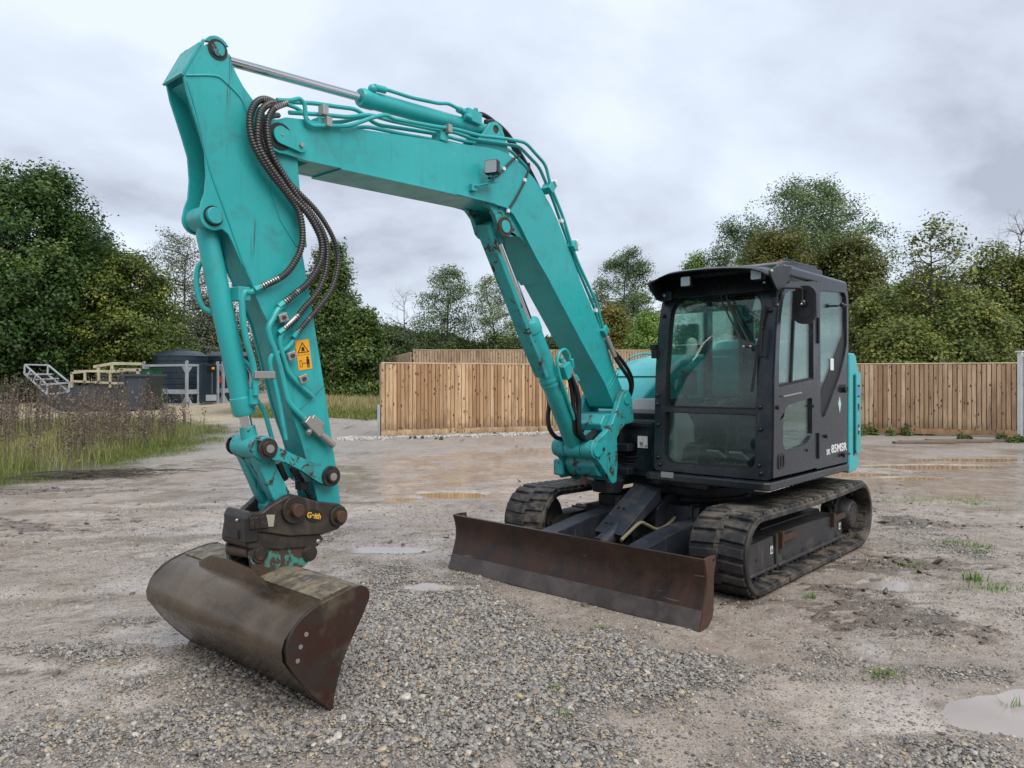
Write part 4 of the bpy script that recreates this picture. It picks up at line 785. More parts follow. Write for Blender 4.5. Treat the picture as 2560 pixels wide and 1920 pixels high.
# lamp on the boom side
l = B_(); l.box((1.735, .225, 3.045), (.062, .10, .10), Matrix.Rotation(R(22), 3, 'Z')); lo = l.build('boom_lamp', M_black, boom, .014, seg=3)
T2 = TB @ Matrix.Translation((1.735, .225, 3.045)) @ Matrix.Rotation(R(22), 4, 'Z'); l = MB(T2); l.plate(rrect(-.042, -.042, .042, .042, .012), .031, .034, ax='x'); l.build('lens', M_lens, lo)
l = B_(); l.tube([(1.71, .21, 3.0), (1.69, .19, 2.97), (1.72, .17, 2.955)], .009).bar((1.66, .19, 2.965), (1.85, .16, 2.905), .045, .008).box((1.85, .15, 2.895), (.05, .035, .045)); l.build('lamp_bracket', M_teal, lo, .003)
c_ = B_(); c_.tube(V([(1.68, 3.0), (1.60, 3.03), (1.53, 3.092), (1.42, 3.19), (1.348, 3.235)], .142), .009).tube(V([(1.25, 3.20), (1.245, 3.16), (1.30, 3.05), (1.402, 2.90), (1.481, 2.807)], .142), .009); c_.each('lamp_cable', M_hose, boom)
c_ = B_()
for u, z in ((1.53, 3.095), (1.30, 3.06), (1.485, 2.80)): c_.box((u, .146, z), (.026, .018, .026))
c_.each('cable_clip', M_white, boom, .003)
# rubber hoses at the foot and the bend of the boom
for pth in (V([(1.63, 3.50), (1.56, 3.51), (1.44, 3.48), (1.27, 3.38), (1.16, 3.27), (1.06, 3.18), (.95, 3.06)], -.02), V([(1.60, 3.44), (1.50, 3.46), (1.36, 3.41), (1.22, 3.30), (1.10, 3.19), (1.0, 3.08)], .03),
            [(.235, .155, 1.945), (.20, .165, 1.86), (.145, .19, 1.755), (.06, .21, 1.659), (-.05, .20, 1.575), (-.11, .17, 1.49), (-.13, .12, 1.40), (-.12, .06, 1.32)],
            [(.19, .11, 1.93), (.11, .13, 1.84), (.0, .15, 1.75), (-.12, .15, 1.65), (-.20, .13, 1.56), (-.23, .10, 1.47), (-.22, .06, 1.38), (-.19, .02, 1.31)],
            [(.25, .0, 1.94), (.12, .02, 1.78), (.02, .04, 1.62), (-.06, .04, 1.48), (-.12, .0, 1.33)]): B_().tube(pth, .017, 10).build('rubber_hose', M_hose, boom)
f_ = B_(); f_.cyl((.235, .155, 1.945), (.16, .185, 1.78), .021, n=12).cyl((.19, .11, 1.93), (.11, .13, 1.84), .020, n=12); f_.each('hose_fitting', M_zinc, boom)
# --- cylinders
def ram(name, a, b_, t, rb, rr_, eye_a, eye_b, w=.055, mat=M_teal):
    """barrel from a for the share t of the way to b, then rod"""
    a = Vector((a[0], 0, a[1])); c = Vector((b_[0], 0, b_[1])); d = (c-a).normalized(); L = (c-a).length; m1 = a+d*L*t
    o = B_(); o.lathe(a+d*eye_a*.6, m1, [(0, rb*.8), (.04, rb), (L*t-eye_a*.6-.10, rb), (L*t-eye_a*.6-.10, rb*1.10), (L*t-eye_a*.6-.02, rb*1.10), (L*t-eye_a*.6, rb*.95)], 28)
    o.cyl(a+Vector((0, -w, 0)), a+Vector((0, w, 0)), eye_a, n=24); ob = o.build(name, mat, ex, .004)
    B_().cyl(m1-d*.05, c-d*eye_b*.8, rr_, n=24).build('piston_rod', M_chrome, ob)
    o = B_(); o.cyl(c+Vector((0, -w, 0)), c+Vector((0, w, 0)), eye_b, n=24).cyl(c-d*(eye_b+.055), c-d*eye_b*.5, rr_*1.35, rr_*1.5, n=20); o.build('rod_eye', M_teal_worn, ob, .004); return ob, a, d, L
ac, a_, d_, L_ = ram('arm_cylinder', (1.548, 3.385), (3.640, 3.255), .545, .054, .026, .052, .05)
o = B_(); o.box((1.76, .05, 3.425), (.14, .07, .085), Matrix.Rotation(R(-4), 3, 'Y')).cyl((1.80, .05, 3.44), (1.90, .05, 3.445), .022).cyl((1.69, .02, 3.47), (1.69, .02, 3.50), .02).cyl((1.73, .06, 3.47), (1.73, .06, 3.495), .016).cyl((1.80, .085, 3.40), (1.86, .085, 3.405), .018); o.build('check_valve', M_teal, ac, .006)
B_().bent([(1.88, .055, 3.445), (2.0, .06, 3.455), (2.08, .06, 3.43), (2.32, .06, 3.40), (2.52, .055, 3.395), (2.60, .05, 3.385)], .012).build('cylinder_pipe', M_teal, ac)
o = B_(); o.cyl((2.53, .05, 3.39), (2.61, .045, 3.385), .022).ball((2.62, .04, 3.375), .028); o.build('port_fitting', M_teal, ac)
bc, a_, d_, L_ = ram('boom_cylinder', (.462, 1.008), (1.495, 2.687), .615, .080, .040, .075, .062, .08)
gd = B_(); gd.rings([[(u, v, z) for v, (u, z) in ((-.055, (u0, z0)), (.05, (u0-.012, z0-.008)), (.06, (u0-.04, z0+.02)), (.052, (u0-.034, z0+.024)), (.044, (u0-.004, z0+.0)), (-.055, (u0+.010, z0+.006)))] for u0, z0 in ((1.60, 2.70), (1.585, 2.64), (1.35, 2.265), (1.12, 1.89), (.93, 1.60))])
gd.build('rod_guard', M_teal_worn, bc, .003)
o = B_(); o.box((.735, .10, 1.655), (.10, .07, .12), Matrix.Rotation(R(30), 3, 'Y')).cyl((.80, .11, 1.72), (.82, .11, 1.76), .02).cyl((.66, .11, 1.67), (.69, .12, 1.75), .018).cyl((.66, .13, 1.62), (.62, .14, 1.57), .016); o.build('check_valve', M_teal, bc, .008)
B_().bent([(.70, .115, 1.74), (.715, .115, 1.79), (.77, .115, 1.83), (.845, .115, 1.80), (.875, .115, 1.72), (.83, .11, 1.60), (.75, .105, 1.49), (.68, .10, 1.36), (.58, .09, 1.2)], .0135).build('cylinder_pipe', M_teal, bc)
o = B_(); dd = Vector((.524, 0, .852))
for t in (.62, .66): c0 = Vector((.462, 0, 1.008))+dd*(t*1.05); o.cyl(c0-dd*.012, c0+dd*.012, .088, n=28)
o.build('cylinder_clamp', M_teal, bc)
for pth in ([(.70, .12, 1.63), (.66, .13, 1.56), (.63, .14, 1.47), (.61, .14, 1.38), (.615, .14, 1.27), (.60, .14, 1.17), (.53, .14, 1.10), (.43, .13, 1.10), (.30, .09, 1.14)], [(.68, .10, 1.64), (.63, .11, 1.55), (.60, .11, 1.46), (.585, .11, 1.37), (.59, .12, 1.25), (.57, .11, 1.16), (.50, .11, 1.105), (.40, .10, 1.12), (.28, .06, 1.16)], [(.72, .09, 1.66), (.66, .09, 1.55), (.63, .09, 1.42), (.61, .09, 1.25), (.57, .08, 1.14), (.45, .07, 1.09), (.3, .03, 1.12)],
            [(.80, -.10, 1.60), (.735, -.11, 1.55), (.70, -.12, 1.48), (.675, -.12, 1.39), (.69, -.12, 1.28), (.675, -.12, 1.19), (.62, -.12, 1.125), (.54, -.12, 1.088), (.40, -.10, 1.09)]): B_().tube(pth, .019, 10).build('rubber_hose', M_hose, bc)
o = B_(); o.cyl((.70, .12, 1.66), (.64, .135, 1.54), .021, n=12); o.each('hose_fitting', M_zinc, bc)
# --- arm (dipper)
AO = [(3.821, 3.083), (3.722, 3.285)]+circ(3.645, 3.255, .070, 9, 150, 0)+[(3.585, 3.24), (3.570, 3.215), (3.544, 3.168), (3.504, 3.110), (3.443, 3.050), (3.36, 2.985), (3.27, 2.955), (3.225, 2.90), (3.218, 2.80), (3.195, 2.58), (3.148, 2.267), (3.11, 2.083), (3.05, 1.76), (2.998, 1.48), (2.953, 1.206), (2.924, 1.05), (2.900, .862)]+circ(2.958, .803, .062, 7, 170, 330)+[(3.053, .893), (3.074, .974), (3.129, 1.14), (3.163, 1.249), (3.203, 1.351), (3.232, 1.428), (3.361, 1.887), (3.401, 1.952), (3.441, 2.035), (3.468, 2.112), (3.52, 2.197), (3.564, 2.287), (3.589, 2.330), (3.62, 2.350)]+circ(3.668, 2.408, .072, 8, 255, 380)+[(3.728, 2.47), (3.711, 2.517), (3.703, 2.61), (3.711, 2.729), (3.742, 2.829), (3.802, 2.998)]
AC = [(3.80, 3.055), (3.66, 3.10), (3.60, 3.085), (3.50, 3.03), (3.38, 2.965), (3.26, 2.935), (3.215, 2.80), (3.19, 2.58), (3.142, 2.267), (3.045, 1.76), (2.992, 1.48), (2.946, 1.206), (2.917, 1.05), (2.905, .86), (3.045, .90), (3.066, .974), (3.121, 1.14), (3.224, 1.43), (3.353, 1.887), (3.432, 2.04), (3.51, 2.20), (3.555, 2.50), (3.60, 2.65), (3.64, 2.80), (3.72, 3.0)]
A = B_(); A.plate(AC, -.085, .085); arm = A.build('arm', M_teal_arm, ex, .004); arm['label'] = 'upright teal dipper arm at the end of the boom'
for s in (1, -1): B_().plate(AO, *sorted((s*.084, s*.10))).build('side_plate', M_teal_arm, arm, .003)
o = B_(); o.plate([(3.835, 3.075), (3.742, 3.262), (3.729, 3.255), (3.822, 3.070)], -.105, .105); o.build('end_flange', M_teal_arm, arm, .002)
o = B_()
for pth in ([(3.808, 3.075), (3.66, 3.118), (3.60, 3.10), (3.52, 3.045), (3.485, 2.98)], [(3.80, 3.05), (3.74, 2.86), (3.685, 2.64), (3.60, 2.43), (3.50, 2.18), (3.44, 2.06)]): o.tube(V(pth, .101), .006, 6)
o.bar((3.20, .1, 1.40), (3.02, .1, 1.55), .008, .012, (0, 1, 0)); o.each('weld_seam', M_teal_arm, arm)
o = B_(); rgs = [[(3.0+u0, .10, z0), (3.0+u0, .118, z0), (3.0+u0+w0, .104, z0), (3.0+u0+w0, .10, z0)] for u0, w0, z0 in ((.215, .02, 2.95), (.20, .10, 2.85), (.19, .16, 2.72), (.175, .17, 2.58), (.155, .14, 2.45), (.135, .06, 2.32))]
o.rings(rgs); o.build('swaged_panel', M_teal_arm, arm, 0, 60)
for u, z, r_, v, mt in ((3.645, 3.255, .036, .112, M_teal_worn), (3.668, 2.408, .042, .128, M_teal)): q = B_(); pin(q, u, z, -v, v, r_); q.build('pivot_pin', mt, arm, .004)
q = B_(); q.plate(circ(3.645, 3.255, .052, 24), .1005, .104); q.plate(circ(3.668, 2.408, .052, 24), .1005, .104); q.each('grease_stain_ring', M_ink, arm)
# steel pipes on the arm
pipes([V([(3.385, 2.075), (3.468, 2.039), (3.50, 2.042), (3.514, 2.0), (3.505, 1.86), (3.481, 1.759), (3.455, 1.686), (3.438, 1.60), (3.434, 1.50)], .10)], .0165, arm)
pipes([V([(3.282, 1.99), (3.324, 1.956), (3.351, 1.904), (3.378, 1.86), (3.368, 1.80), (3.337, 1.738), (3.31, 1.658), (3.287, 1.570), (3.261, 1.47), (3.235, 1.435), (3.158, 1.365)], .125)], .0165, arm)
pipes([V([(3.282, 1.846), (3.308, 1.807), (3.306, 1.764), (3.282, 1.696), (3.257, 1.621), (3.218, 1.583), (3.189, 1.556), (3.101, 1.485)], .125), V([(3.197, 1.825), (3.254, 1.753), (3.317, 1.726), (3.352, 1.713), (3.362, 1.676), (3.355, 1.632), (3.331, 1.559), (3.306, 1.454), (3.266, 1.256)], .115), V([(3.47, 1.70), (3.42, 1.66), (3.385, 1.60), (3.40, 1.50), (3.33, 1.42), (3.27, 1.22)], .0)], .0125, arm)
o = B_()
for u, z in ((3.317, 1.916), (3.264, 1.712), (3.192, 1.586)): o.box((u-.02, .138, z), (.055, .02, .045), Matrix.Rotation(R(20), 3, 'Y'))
o.box((3.395, .115, 1.607), (.12, .03, .04)); o.each('pipe_clamp', M_zinc, arm, .004)
o = B_(); o.cyl((3.317-.02, .148, 1.916), (3.317-.02, .156, 1.916), .012, n=6).cyl((3.264-.02, .148, 1.712), (3.264-.02, .156, 1.712), .012, n=6).cyl((3.172, .148, 1.586), (3.172, .156, 1.586), .012, n=6); o.each('clamp_bolt', M_rust, arm)
o = B_(); o.box((3.50, .06, 2.03), (.07, .09, .075)).box((3.30, .112, 1.925), (.07, .03, .05)); o.each('pipe_bracket', M_teal_arm, arm, .006)
o = B_(); o.bar((3.158, .135, 1.365), (3.06, .135, 1.275), .05, .05).cyl((3.06, .135, 1.275), (2.975, .14, 1.205), .022, n=14).box((3.085, .135, 1.345), (.09, .03, .04), Matrix.Rotation(R(-38), 3, 'Y')).cyl((3.13, .14, 1.30), (3.155, .16, 1.285), .016); o.build('stop_valve', M_zinc, arm, .006)
# warning sticker
T3 = TB @ Matrix.Translation((3.147, .1015, 1.720)) @ Matrix.Rotation(R(8.5), 4, 'Y'); o = MB(T3); o.plate(rrect(-.044, -.083, .044, .083, .004), 0, .0015); wl = o.build('warning_label', M_amber, arm)
o = MB(T3); tri = [(0, .072), (.038, .012), (-.038, .012)]; o.plate(tri, .0015, .0022, [[(0, .062), (-.029, .017), (.029, .017)]]); o.plate(circ(0, .035, .010, 8), .0015, .0022).box((0, .0018, .024), (.022, .001, .006))
o.plate(circ(-.022, -.018, .007, 10), .0015, .0022).box((-.022, .0018, -.040), (.018, .001, .03)).box((-.026, .0018, -.062), (.006, .001, .024)).box((-.017, .0018, -.062), (.006, .001, .024)).plate(rrect(.016, -.066, .032, -.028, .002), .0015, .0022, [rrect(.019, -.063, .029, -.031, .002)]).box((.002, .0018, -.047), (.02, .001, .003)).box((0, .0018, .001), (.084, .001, .0015))
o.plate([(-.011, -.047), (-.006, -.042), (-.006, -.052)], .0015, .0022).plate([(.014, -.047), (.009, -.052), (.009, -.042)], .0015, .0022); o.build('warning_pictogram', M_ink, wl)
# hoses looping from boom to arm
HS = [([(3.344, .13, 3.064), (3.415, .15, 3.057), (3.47, .16, 3.017), (3.503, .165, 2.945), (3.503, .165, 2.87), (3.483, .165, 2.80), (3.442, .165, 2.735), (3.387, .165, 2.671), (3.316, .17, 2.602), (3.237, .17, 2.52), (3.208, .17, 2.461), (3.197, .17, 2.375), (3.204, .165, 2.298), (3.237, .16, 2.224), (3.286, .15, 2.156), (3.342, .14, 2.113), (3.423, .12, 2.068)], .0175),
      ([(3.344, .15, 3.058), (3.401, .17, 3.03), (3.449, .18, 2.978), (3.470, .185, 2.898), (3.463, .176, 2.805), (3.422, .176, 2.733), (3.344, .176, 2.647), (3.265, .176, 2.566), (3.185, .185, 2.50), (3.120, .18, 2.425), (3.080, .175, 2.35), (3.075, .17, 2.269), (3.105, .165, 2.188), (3.164, .155, 2.105), (3.23, .145, 2.049), (3.293, .13, 1.993)], .0175),
      ([(3.294, .17, 3.066), (3.366, .175, 3.02), (3.408, .180, 2.951), (3.415, .182, 2.88), (3.401, .182, 2.801), (3.366, .182, 2.733), (3.295, .180, 2.645), (3.225, .178, 2.565), (3.150, .176, 2.50), (3.090, .18, 2.43), (3.050, .175, 2.357), (3.037, .17, 2.274), (3.052, .165, 2.168), (3.098, .16, 2.067), (3.186, .15, 1.964), (3.237, .14, 1.897), (3.293, .13, 1.85)], .0160),
      ([(3.27, .05, 3.035), (3.34, .09, 3.00), (3.405, .13, 2.93), (3.42, .15, 2.83), (3.36, .165, 2.72), (3.245, .18, 2.61), (3.130, .185, 2.525), (3.05, .185, 2.44), (2.995, .18, 2.36), (2.968, .17, 2.283), (2.968, .165, 2.204), (3.006, .16, 2.088), (3.083, .15, 1.984), (3.15, .145, 1.909), (3.208, .13, 1.836)], .0138)]
for pth, r_ in HS:
    cm = catmull(pth, 6); ho = B_().tube([tuple(x) for x in cm], r_, 10, smooth=False, step=.0036, ripple=.11).build('spiral_hose', M_coil, ex, 0, 60)
    q = B_(); P0 = resample(cm, .01); q.cyl(P0[-1], P0[-13], r_*.95, n=12).cyl(P0[0], P0[9], r_*.95, n=12); q.build('crimp_collar', M_zinc, ho)
    q = B_(); q.cyl(P0[-1]+(P0[-1]-P0[-3]).normalized()*.03, P0[-1]-(P0[-1]-P0[-3]).normalized()*.01, r_*1.15, n=6); q.build('union_nut', M_teal, ho, .002)
# --- bucket cylinder and linkage
kc, a_, d_, L_ = ram('bucket_cylinder', (3.668, 2.408), (3.405, 1.220), .855, .055, .030, .062, .060, .08)
B_().bent([(3.63, -.03, 2.215), (3.672, -.065, 2.17), (3.675, -.07, 2.05), (3.645, -.065, 1.95), (3.57, -.035, 1.925)], .014).build('cylinder_pipe', M_teal, kc)
o = B_(); o.cyl((3.434, .07, 1.53), (3.430, .07, 1.45), .024).cyl((3.43, .07, 1.46), (3.44, .02, 1.455), .024); o.build('port_fitting', M_teal, kc, .004)
def link(pts): 
    return pts
LK = circ(3.405, 1.220, .062, 10, 20, 240)+[(3.33, 1.150), (3.248, 1.112), (3.12, 1.055)]+circ(3.013, 1.036, .058, 9, 300, 60+360-0)[::-1][:0]
LK = circ(3.405, 1.220, .062, 12, 45, 250)+[(3.30, 1.140), (3.20, 1.085), (3.09, 1.010)]+circ(3.013, 1.036, .060, 12, 300, 110+0)[::1][:0]+circ(3.013, 1.036, .060, 10, -40, -250)+[(3.10, 1.112), (3.25, 1.178), (3.34, 1.225)]
for s in (1, -1): 
    o = B_(); o.plate(LK, *sorted((s*.125, s*.165))); o.build('side_link', M_teal_worn, ex, .006)
    q = B_(); q.lathe((3.405, s*.165, 1.220), (3.405, s*.19, 1.220), [(0, .055), (.012, .055), (.012, .04), (.025, .038)], 20).lathe((3.013, s*.165, 1.036), (3.013, s*.195, 1.036), [(0, .06), (.014, .058), (.014, .036), (.03, .034)], 20); q.each('pin_boss', M_hitch, ex, .002)
q = B_(); pin(q, 3.405, 1.22, -.17, .17, .036); pin(q, 3.013, 1.036, -.17, .17, .036); q.each('link_pin', M_hitch, ex)
q = B_()
for u, z in ((3.405, 1.22), (3.013, 1.036)): q.cyl((u, .188, z), (u, .197, z), .022).cyl((u, .19, z), (u, .199, z), .012, n=6)
q.each('pin_end', M_zinc, ex)
o = B_(); 
for v0, v1 in ((.035, .105), (-.105, -.035)): o.plate([(3.455, 1.20), (3.355, 1.185), (3.215, .93), (3.225, .845), (3.27, .835), (3.335, .94)], v0, v1)
o.plate([(3.43, 1.16), (3.38, 1.15), (3.27, .95), (3.32, .96)], -.04, .04).cyl((3.245, -.11, .876), (3.245, .11, .876), .062).cyl((3.405, -.12, 1.22), (3.405, .12, 1.22), .064); o.build('bucket_link', M_teal_worn, ex, .006)
o = B_(); o.cyl((3.245, .0, 1.12), (3.20, .0, 1.02), .02).tube([(3.20, .06, 1.10), (3.16, .07, 1.02), (3.10, .08, .94), (3.06, .06, .87)], .012, 8, step=.005, ripple=.14).tube([(3.18, .02, 1.12), (3.12, .03, 1.03), (3.08, .03, .95)], .012, 8); o.box((3.13, .06, .985), (.05, .06, .04)); o.build('hitch_hose', M_hose, ex)
# --- tilting quick hitch
HP = [(3.512, .80), (3.515, .872), (3.495, .893), (3.43, .887), (3.393, .909), (3.339, .933), (3.29, .955), (3.248, .960), (3.20, .945), (3.095, .903), (2.99, .880), (2.948, .872), (2.908, .847), (2.892, .808), (2.908, .763), (2.956, .727), (3.064, .712), (3.269, .735), (3.42, .779)]
HF = [(3.385, .77), (3.39, .865), (3.339, .900), (3.29, .940), (3.248, .955)]+HP[8:17]+[(3.269, .735)]
h = B_(); h.plate(HP, .115, .16); h.plate(HF, -.16, -.115)
h.plate([(3.49, .77), (3.49, .85), (3.44, .85), (3.40, .80), (3.10, .74), (3.06, .715), (3.27, .735), (3.42, .77)], -.06, .12)
hit = h.build('quick_hitch', M_hitch, ex, .010, seg=3); hit['label'] = 'muddy black tilting quick hitch above the bucket'
for k_, (d0, d1) in enumerate(((.0, .166), (-.025, .172), (-.05, .177))): B_().plate([(3.505+d0, .806), (3.505+d0, .862), (3.478+d0, .874), (3.462+d0, .862), (3.452+d0, .80)], .10, d1).build('stepped_rib', M_hitch, hit, .006)
h = B_(); h.plate([(3.522, .735), (3.526, .868), (3.505, .902), (3.47, .892), (3.45, .86), (3.45, .735)], -.075, .158); h.build('tilt_housing', M_hitch, hit, .012, seg=3)
h = B_(); h.box((3.526, .04, .775), (.012, .10, .05)); h.build('housing_recess', M_ink, hit, .004)
h = B_(); h.plate([(3.515, .745), (3.505, .815), (3.42, .782), (3.269, .737), (3.068, .715), (3.043, .685), (3.083, .645), (3.35, .675), (3.50, .705), (3.515, .725)], -.115, .145); h.build('tilt_frame', M_hitch, hit, .008, seg=3)
h = B_(); h.cyl((3.46, -.12, .655), (3.46, .10, .672), .03); h.build('tilt_ram', M_rust, hit)
h = B_(); h.cyl((3.245, .16, .878), (3.245, .178, .878), .075, n=28).cyl((2.96, .16, .803), (2.96, .175, .803), .058, n=28); h.each('pin_collar', M_hitch, hit, .004)
h = B_(); h.cyl((3.245, -.2, .878), (3.245, .215, .878), .036).cyl((2.96, -.2, .803), (2.96, .205, .803), .034); h.each('hitch_pin', M_rust, hit, .004)
T4 = TB @ Matrix.Translation((3.122, .1605, .828)) @ Matrix.Rotation(R(-14), 4, 'Y'); h = MB(T4); h.plate([(.052*math.cos(R(k*15)), .034*math.sin(R(k*15))) for k in range(24)], 0, .006); lg = h.build('maker_badge', M_ink, hit, .002)
text_obj('maker_lettering', 'Geith', M_gold, lg, T4 @ side_T(0, .0068, -.001) @ Matrix.Shear('XY', 4, (0, 0)), .043, .0008, .95, .0012)
h = MB(TB); h.box((3.388, .1615, .838), (.048, .003, .062), Matrix.Rotation(R(-8), 3, 'Y')); h.build('data_plate', simple('worn_label', (.34, .32, .24), .55), hit)
h = B_(); h.ball((3.53, .08, .85), .009).ball((3.08, .146, .675), .014, (1, .4, 1)); h.each('hitch_rivet', M_zinc, hit)
# --- ditching bucket
EP = [(3.484, .654), (3.484, .69), (3.465, .711), (3.435, .717), (3.395, .70), (3.327, .68), (3.203, .663), (3.15, .672), (3.112, .66), (3.090, .632), (3.094, .60), (3.137, .566), (3.165, .545), (3.30, .545), (3.43, .528), (3.460, .535), (3.475, .60)]
arc = [(3.186, .500), (3.186, .530), (3.200, .552), (3.230, .566), (3.290, .566), (3.370, .550), (3.450, .533), (3.514, .511), (3.567, .483), (3.605, .450), (3.632, .410), (3.645, .360), (3.640, .304), (3.605, .245), (3.552, .173), (3.474, .082), (3.400, .004)]
def inset(P, t):
    out = []
    for i, p in enumerate(P):
        a = Vector(P[max(0, i-1)]); b2 = Vector(P[min(len(P)-1, i+1)]); d = (b2-a).normalized(); out.append((p[0]+d.y*-t*-1*-1, p[1]+d.x*t*-1))
    return out
inn = inset(arc, .016); k = B_(); k.plate(arc+inn[::-1], -.722, .722); buc = k.build('bucket', M_bucket, ex, .003, 50); buc['label'] = 'wide brown smooth-lipped ditching bucket resting on the ground'
sidep = [(3.400, .0), (3.384, .098), (3.342, .225), (3.290, .316), (3.212, .439), (3.183, .495), (3.180, .525), (3.196, .553), (3.228, .570), (3.29, .570), (3.37, .554), (3.45, .537), (3.516, .515), (3.569, .487), (3.608, .453), (3.636, .412), (3.649, .360), (3.644, .303), (3.608, .243), (3.555, .170), (3.477, .08)]
for s in (1, -1): B_().plate(sidep, *sorted((s*.722, s*.740))).build('side_plate', M_bside, buc, .004)
B_().plate([(3.46, .096), (3.400, -.002), (3.388, .004), (3.445, .103)], -.735, .735).build('cutting_lip', M_bedge, buc, .002)
o = B_(); o.plate([(3.21, .562), (3.29, .575), (3.37, .559), (3.445, .544), (3.44, .530), (3.37, .545), (3.29, .560), (3.215, .550)], -.70, .70); o.build('torque_tube_top', M_bmud, buc, .004)
for s in (1, -1): B_().plate(EP, *sorted((s*.105, s*.135))).build('mounting_ear', M_ear, buc, .006)
o = B_(); o.cyl((3.432, -.15, .668), (3.432, .15, .668), .034).cyl((3.132, -.15, .618), (3.132, .15, .618), .034).cyl((3.432, .135, .668), (3.432, .144, .668), .048, n=24).cyl((3.132, .135, .618), (3.132, .146, .618), .046, n=24); o.each('bucket_pin', M_hitch, buc, .003)
o = B_(); o.plate([(-.44, .545), (-.30, .600), (-.10, .612), (.14, .595), (.33, .525), (.30, .49), (-.42, .49)], 3.468, 3.486, ax='x'); o.build('back_gusset', M_bucket, buc, .003)
o = B_()
for u, z in ((3.545, .41), (3.575, .36), (3.59, .30)): o.cyl((u, .738, z), (u, .743, z), .011, n=12)
o.each('wear_hole', M_zinc, buc)
# ------------------------------------------------------------------ fences
def GZ(x, y): return float(ground_h(np.array(float(x)), np.array(float(y))))
def BZ(x, y): return float(base_h(np.array(float(x)), np.array(float(y))))
def fence(name, label, p0, p1, z0, h, mat, pitch=.112, bw=.135, joined=False, cap=True, board=True):
    p0 = Vector(p0); p1 = Vector(p1); L = (p1-p0).length; f = empty(name, (p0.x, p0.y, z0), math.atan2(p1.y-p0.y, p1.x-p0.x)); tag(f, label, 'fence')
    n = int(L/pitch); r = random.Random(len(name)+int(L*10)); zb = .19 if board else .04
    var = []
    for k in range(4):
        b = MB(); w = pitch*(1.0+.03*(k-1.5)); t = .030+.004*k; H = h-zb-.03; c_ = .013
        b.plate([(-w/2, .004), (-w/2+c_, -t), (w/2-c_, -t), (w/2, .004)], 0, H, ax='z'); var.append(b)
    if joined:
        m = MB()
        for i in range(n):
            b = var[r.randrange(4)]; T = Matrix.Translation(((i+.5)*pitch, -r.random()*.02, zb-.02*r.random())); m.add([T @ v for v in b.v], b.f)
        o = m.build('plank_row', mat, f); o['kind'] = 'stuff'
    else:
        ms = []
        for b in var: o = b.build('plank', mat, f); ms.append(o.data); first = o; bpy.data.objects.remove(o)
        for i in range(n):
            o = bpy.data.objects.new('plank', ms[r.randrange(4)]); C.objects.link(o); o.parent = f; o.location = ((i+.5)*pitch+r.uniform(-.004, .004), -.002-r.random()*.012, zb+r.uniform(-.012, .006)); o.rotation_euler = (0, r.uniform(-.004, .004), r.uniform(-.07, .07))
            o.scale = (1, 1, 1+r.uniform(-.008, .004))
    if board:
        k = 0
        while k*2.4 < L: a = k*2.4; e_ = min(L, a+2.39); MB().box(((a+e_)/2, -.022, .105), (e_-a, .032, .16)).build('gravel_board', M_wood, f, .004); k += 1
    if cap:
        k = 0
        while k*3.0 < L: a = k*3.0; e_ = min(L, a+2.994); MB().box(((a+e_)/2, -.012, h-.012), (e_-a, .075, .034)).build('capping_rail', M_rail, f, .004); k += 1
    for z in (.45, 1.1, h-.3): MB().box((L/2, .035, z), (L, .04, .075)).build('back_rail', M_rail, f)
    k = 0
    while k*2.4 <= L: MB().box((k*2.4+.05, .11, h/2-.1), (.1, .1, h+.1)).build('post', M_rail, f); k += 1
    return f
fence('board_fence', 'new honey-brown board fence standing behind the boom', (-3.65, 20.6, 0), (5.2, 24.27, 0), .0, 2.07, M_wood)
f2 = fence('board_fence', 'damp brown board fence beyond the cab and counterweight', (9.0, 21.9, 0), (13.95, 20.25, 0), .02, 2.04, M_wood2, .118)
fence('board_fence', 'weathered fence top showing above the new fence', (-4.15, 31, 0), (6.5, 31.2, 0), BZ(-1, 31)-.1, 2.1, M_wood2, .115, joined=True, board=False)
fence('board_fence', 'receding fence side running back towards the trees', (-10.2, 52, 0), (-4.2, 31.05, 0), .75, 2.05, M_wood2, .13, joined=True, board=False, cap=False)
fence('board_fence', 'brown board fence behind the dead weeds', (-32, 35.5, 0), (-19.0, 38.5, 0), .42, 1.85, M_wood2, .125, joined=True, board=False)
MB().box((-3.70, 20.58, .42), (.07, .10, .95)).build('post_base', M_galv); tag(bpy.data.objects['post_base'], 'galvanised steel foot at the end of the new fence', 'post base')
# white gate on the right
g = empty('gate', (13.05, 19.0, 0), R(-62)); tag(g, 'white metal gate at the end of the damp fence', 'gate')
MB().box((0, 0, 1.15), (.10, .10, 2.30)).build('gate_post', M_whitep, g, .008); MB().box((0, 0, 2.31), (.16, .16, .03)).build('post_cap', M_whitep, g, .006)
for z in (.12, 2.2): MB().box((.95, -.02, z), (1.8, .05, .08)).build('gate_rail', M_whitep, g, .004)
for k in range(9): MB().box((.16+k*.2, -.02, 1.16), (.185, .02, 2.02)).build('gate_slat', M_galv, g, .003)
# timbers lying at the foot of the fence
for i, (x, y, l_, a, lb) in enumerate(((10.9, 18.6, 2.4, 4, 'longest of the grey timbers lying before the damp fence'), (11.6, 18.9, 2.0, -3, 'grey timber lying closest to the damp fence'), (10.2, 18.35, 1.5, 2, 'shortest of the grey timbers lying before the damp fence'))):
    o = MB().box((0, 0, .035), (l_, .16, .06)).build('timber_board', M_grey_t, None, .006); o.location = (x, y, GZ(x, y)); o.rotation_euler = (0, 0, R(a)); tag(o, lb, 'board', 'loose timbers by the fence')

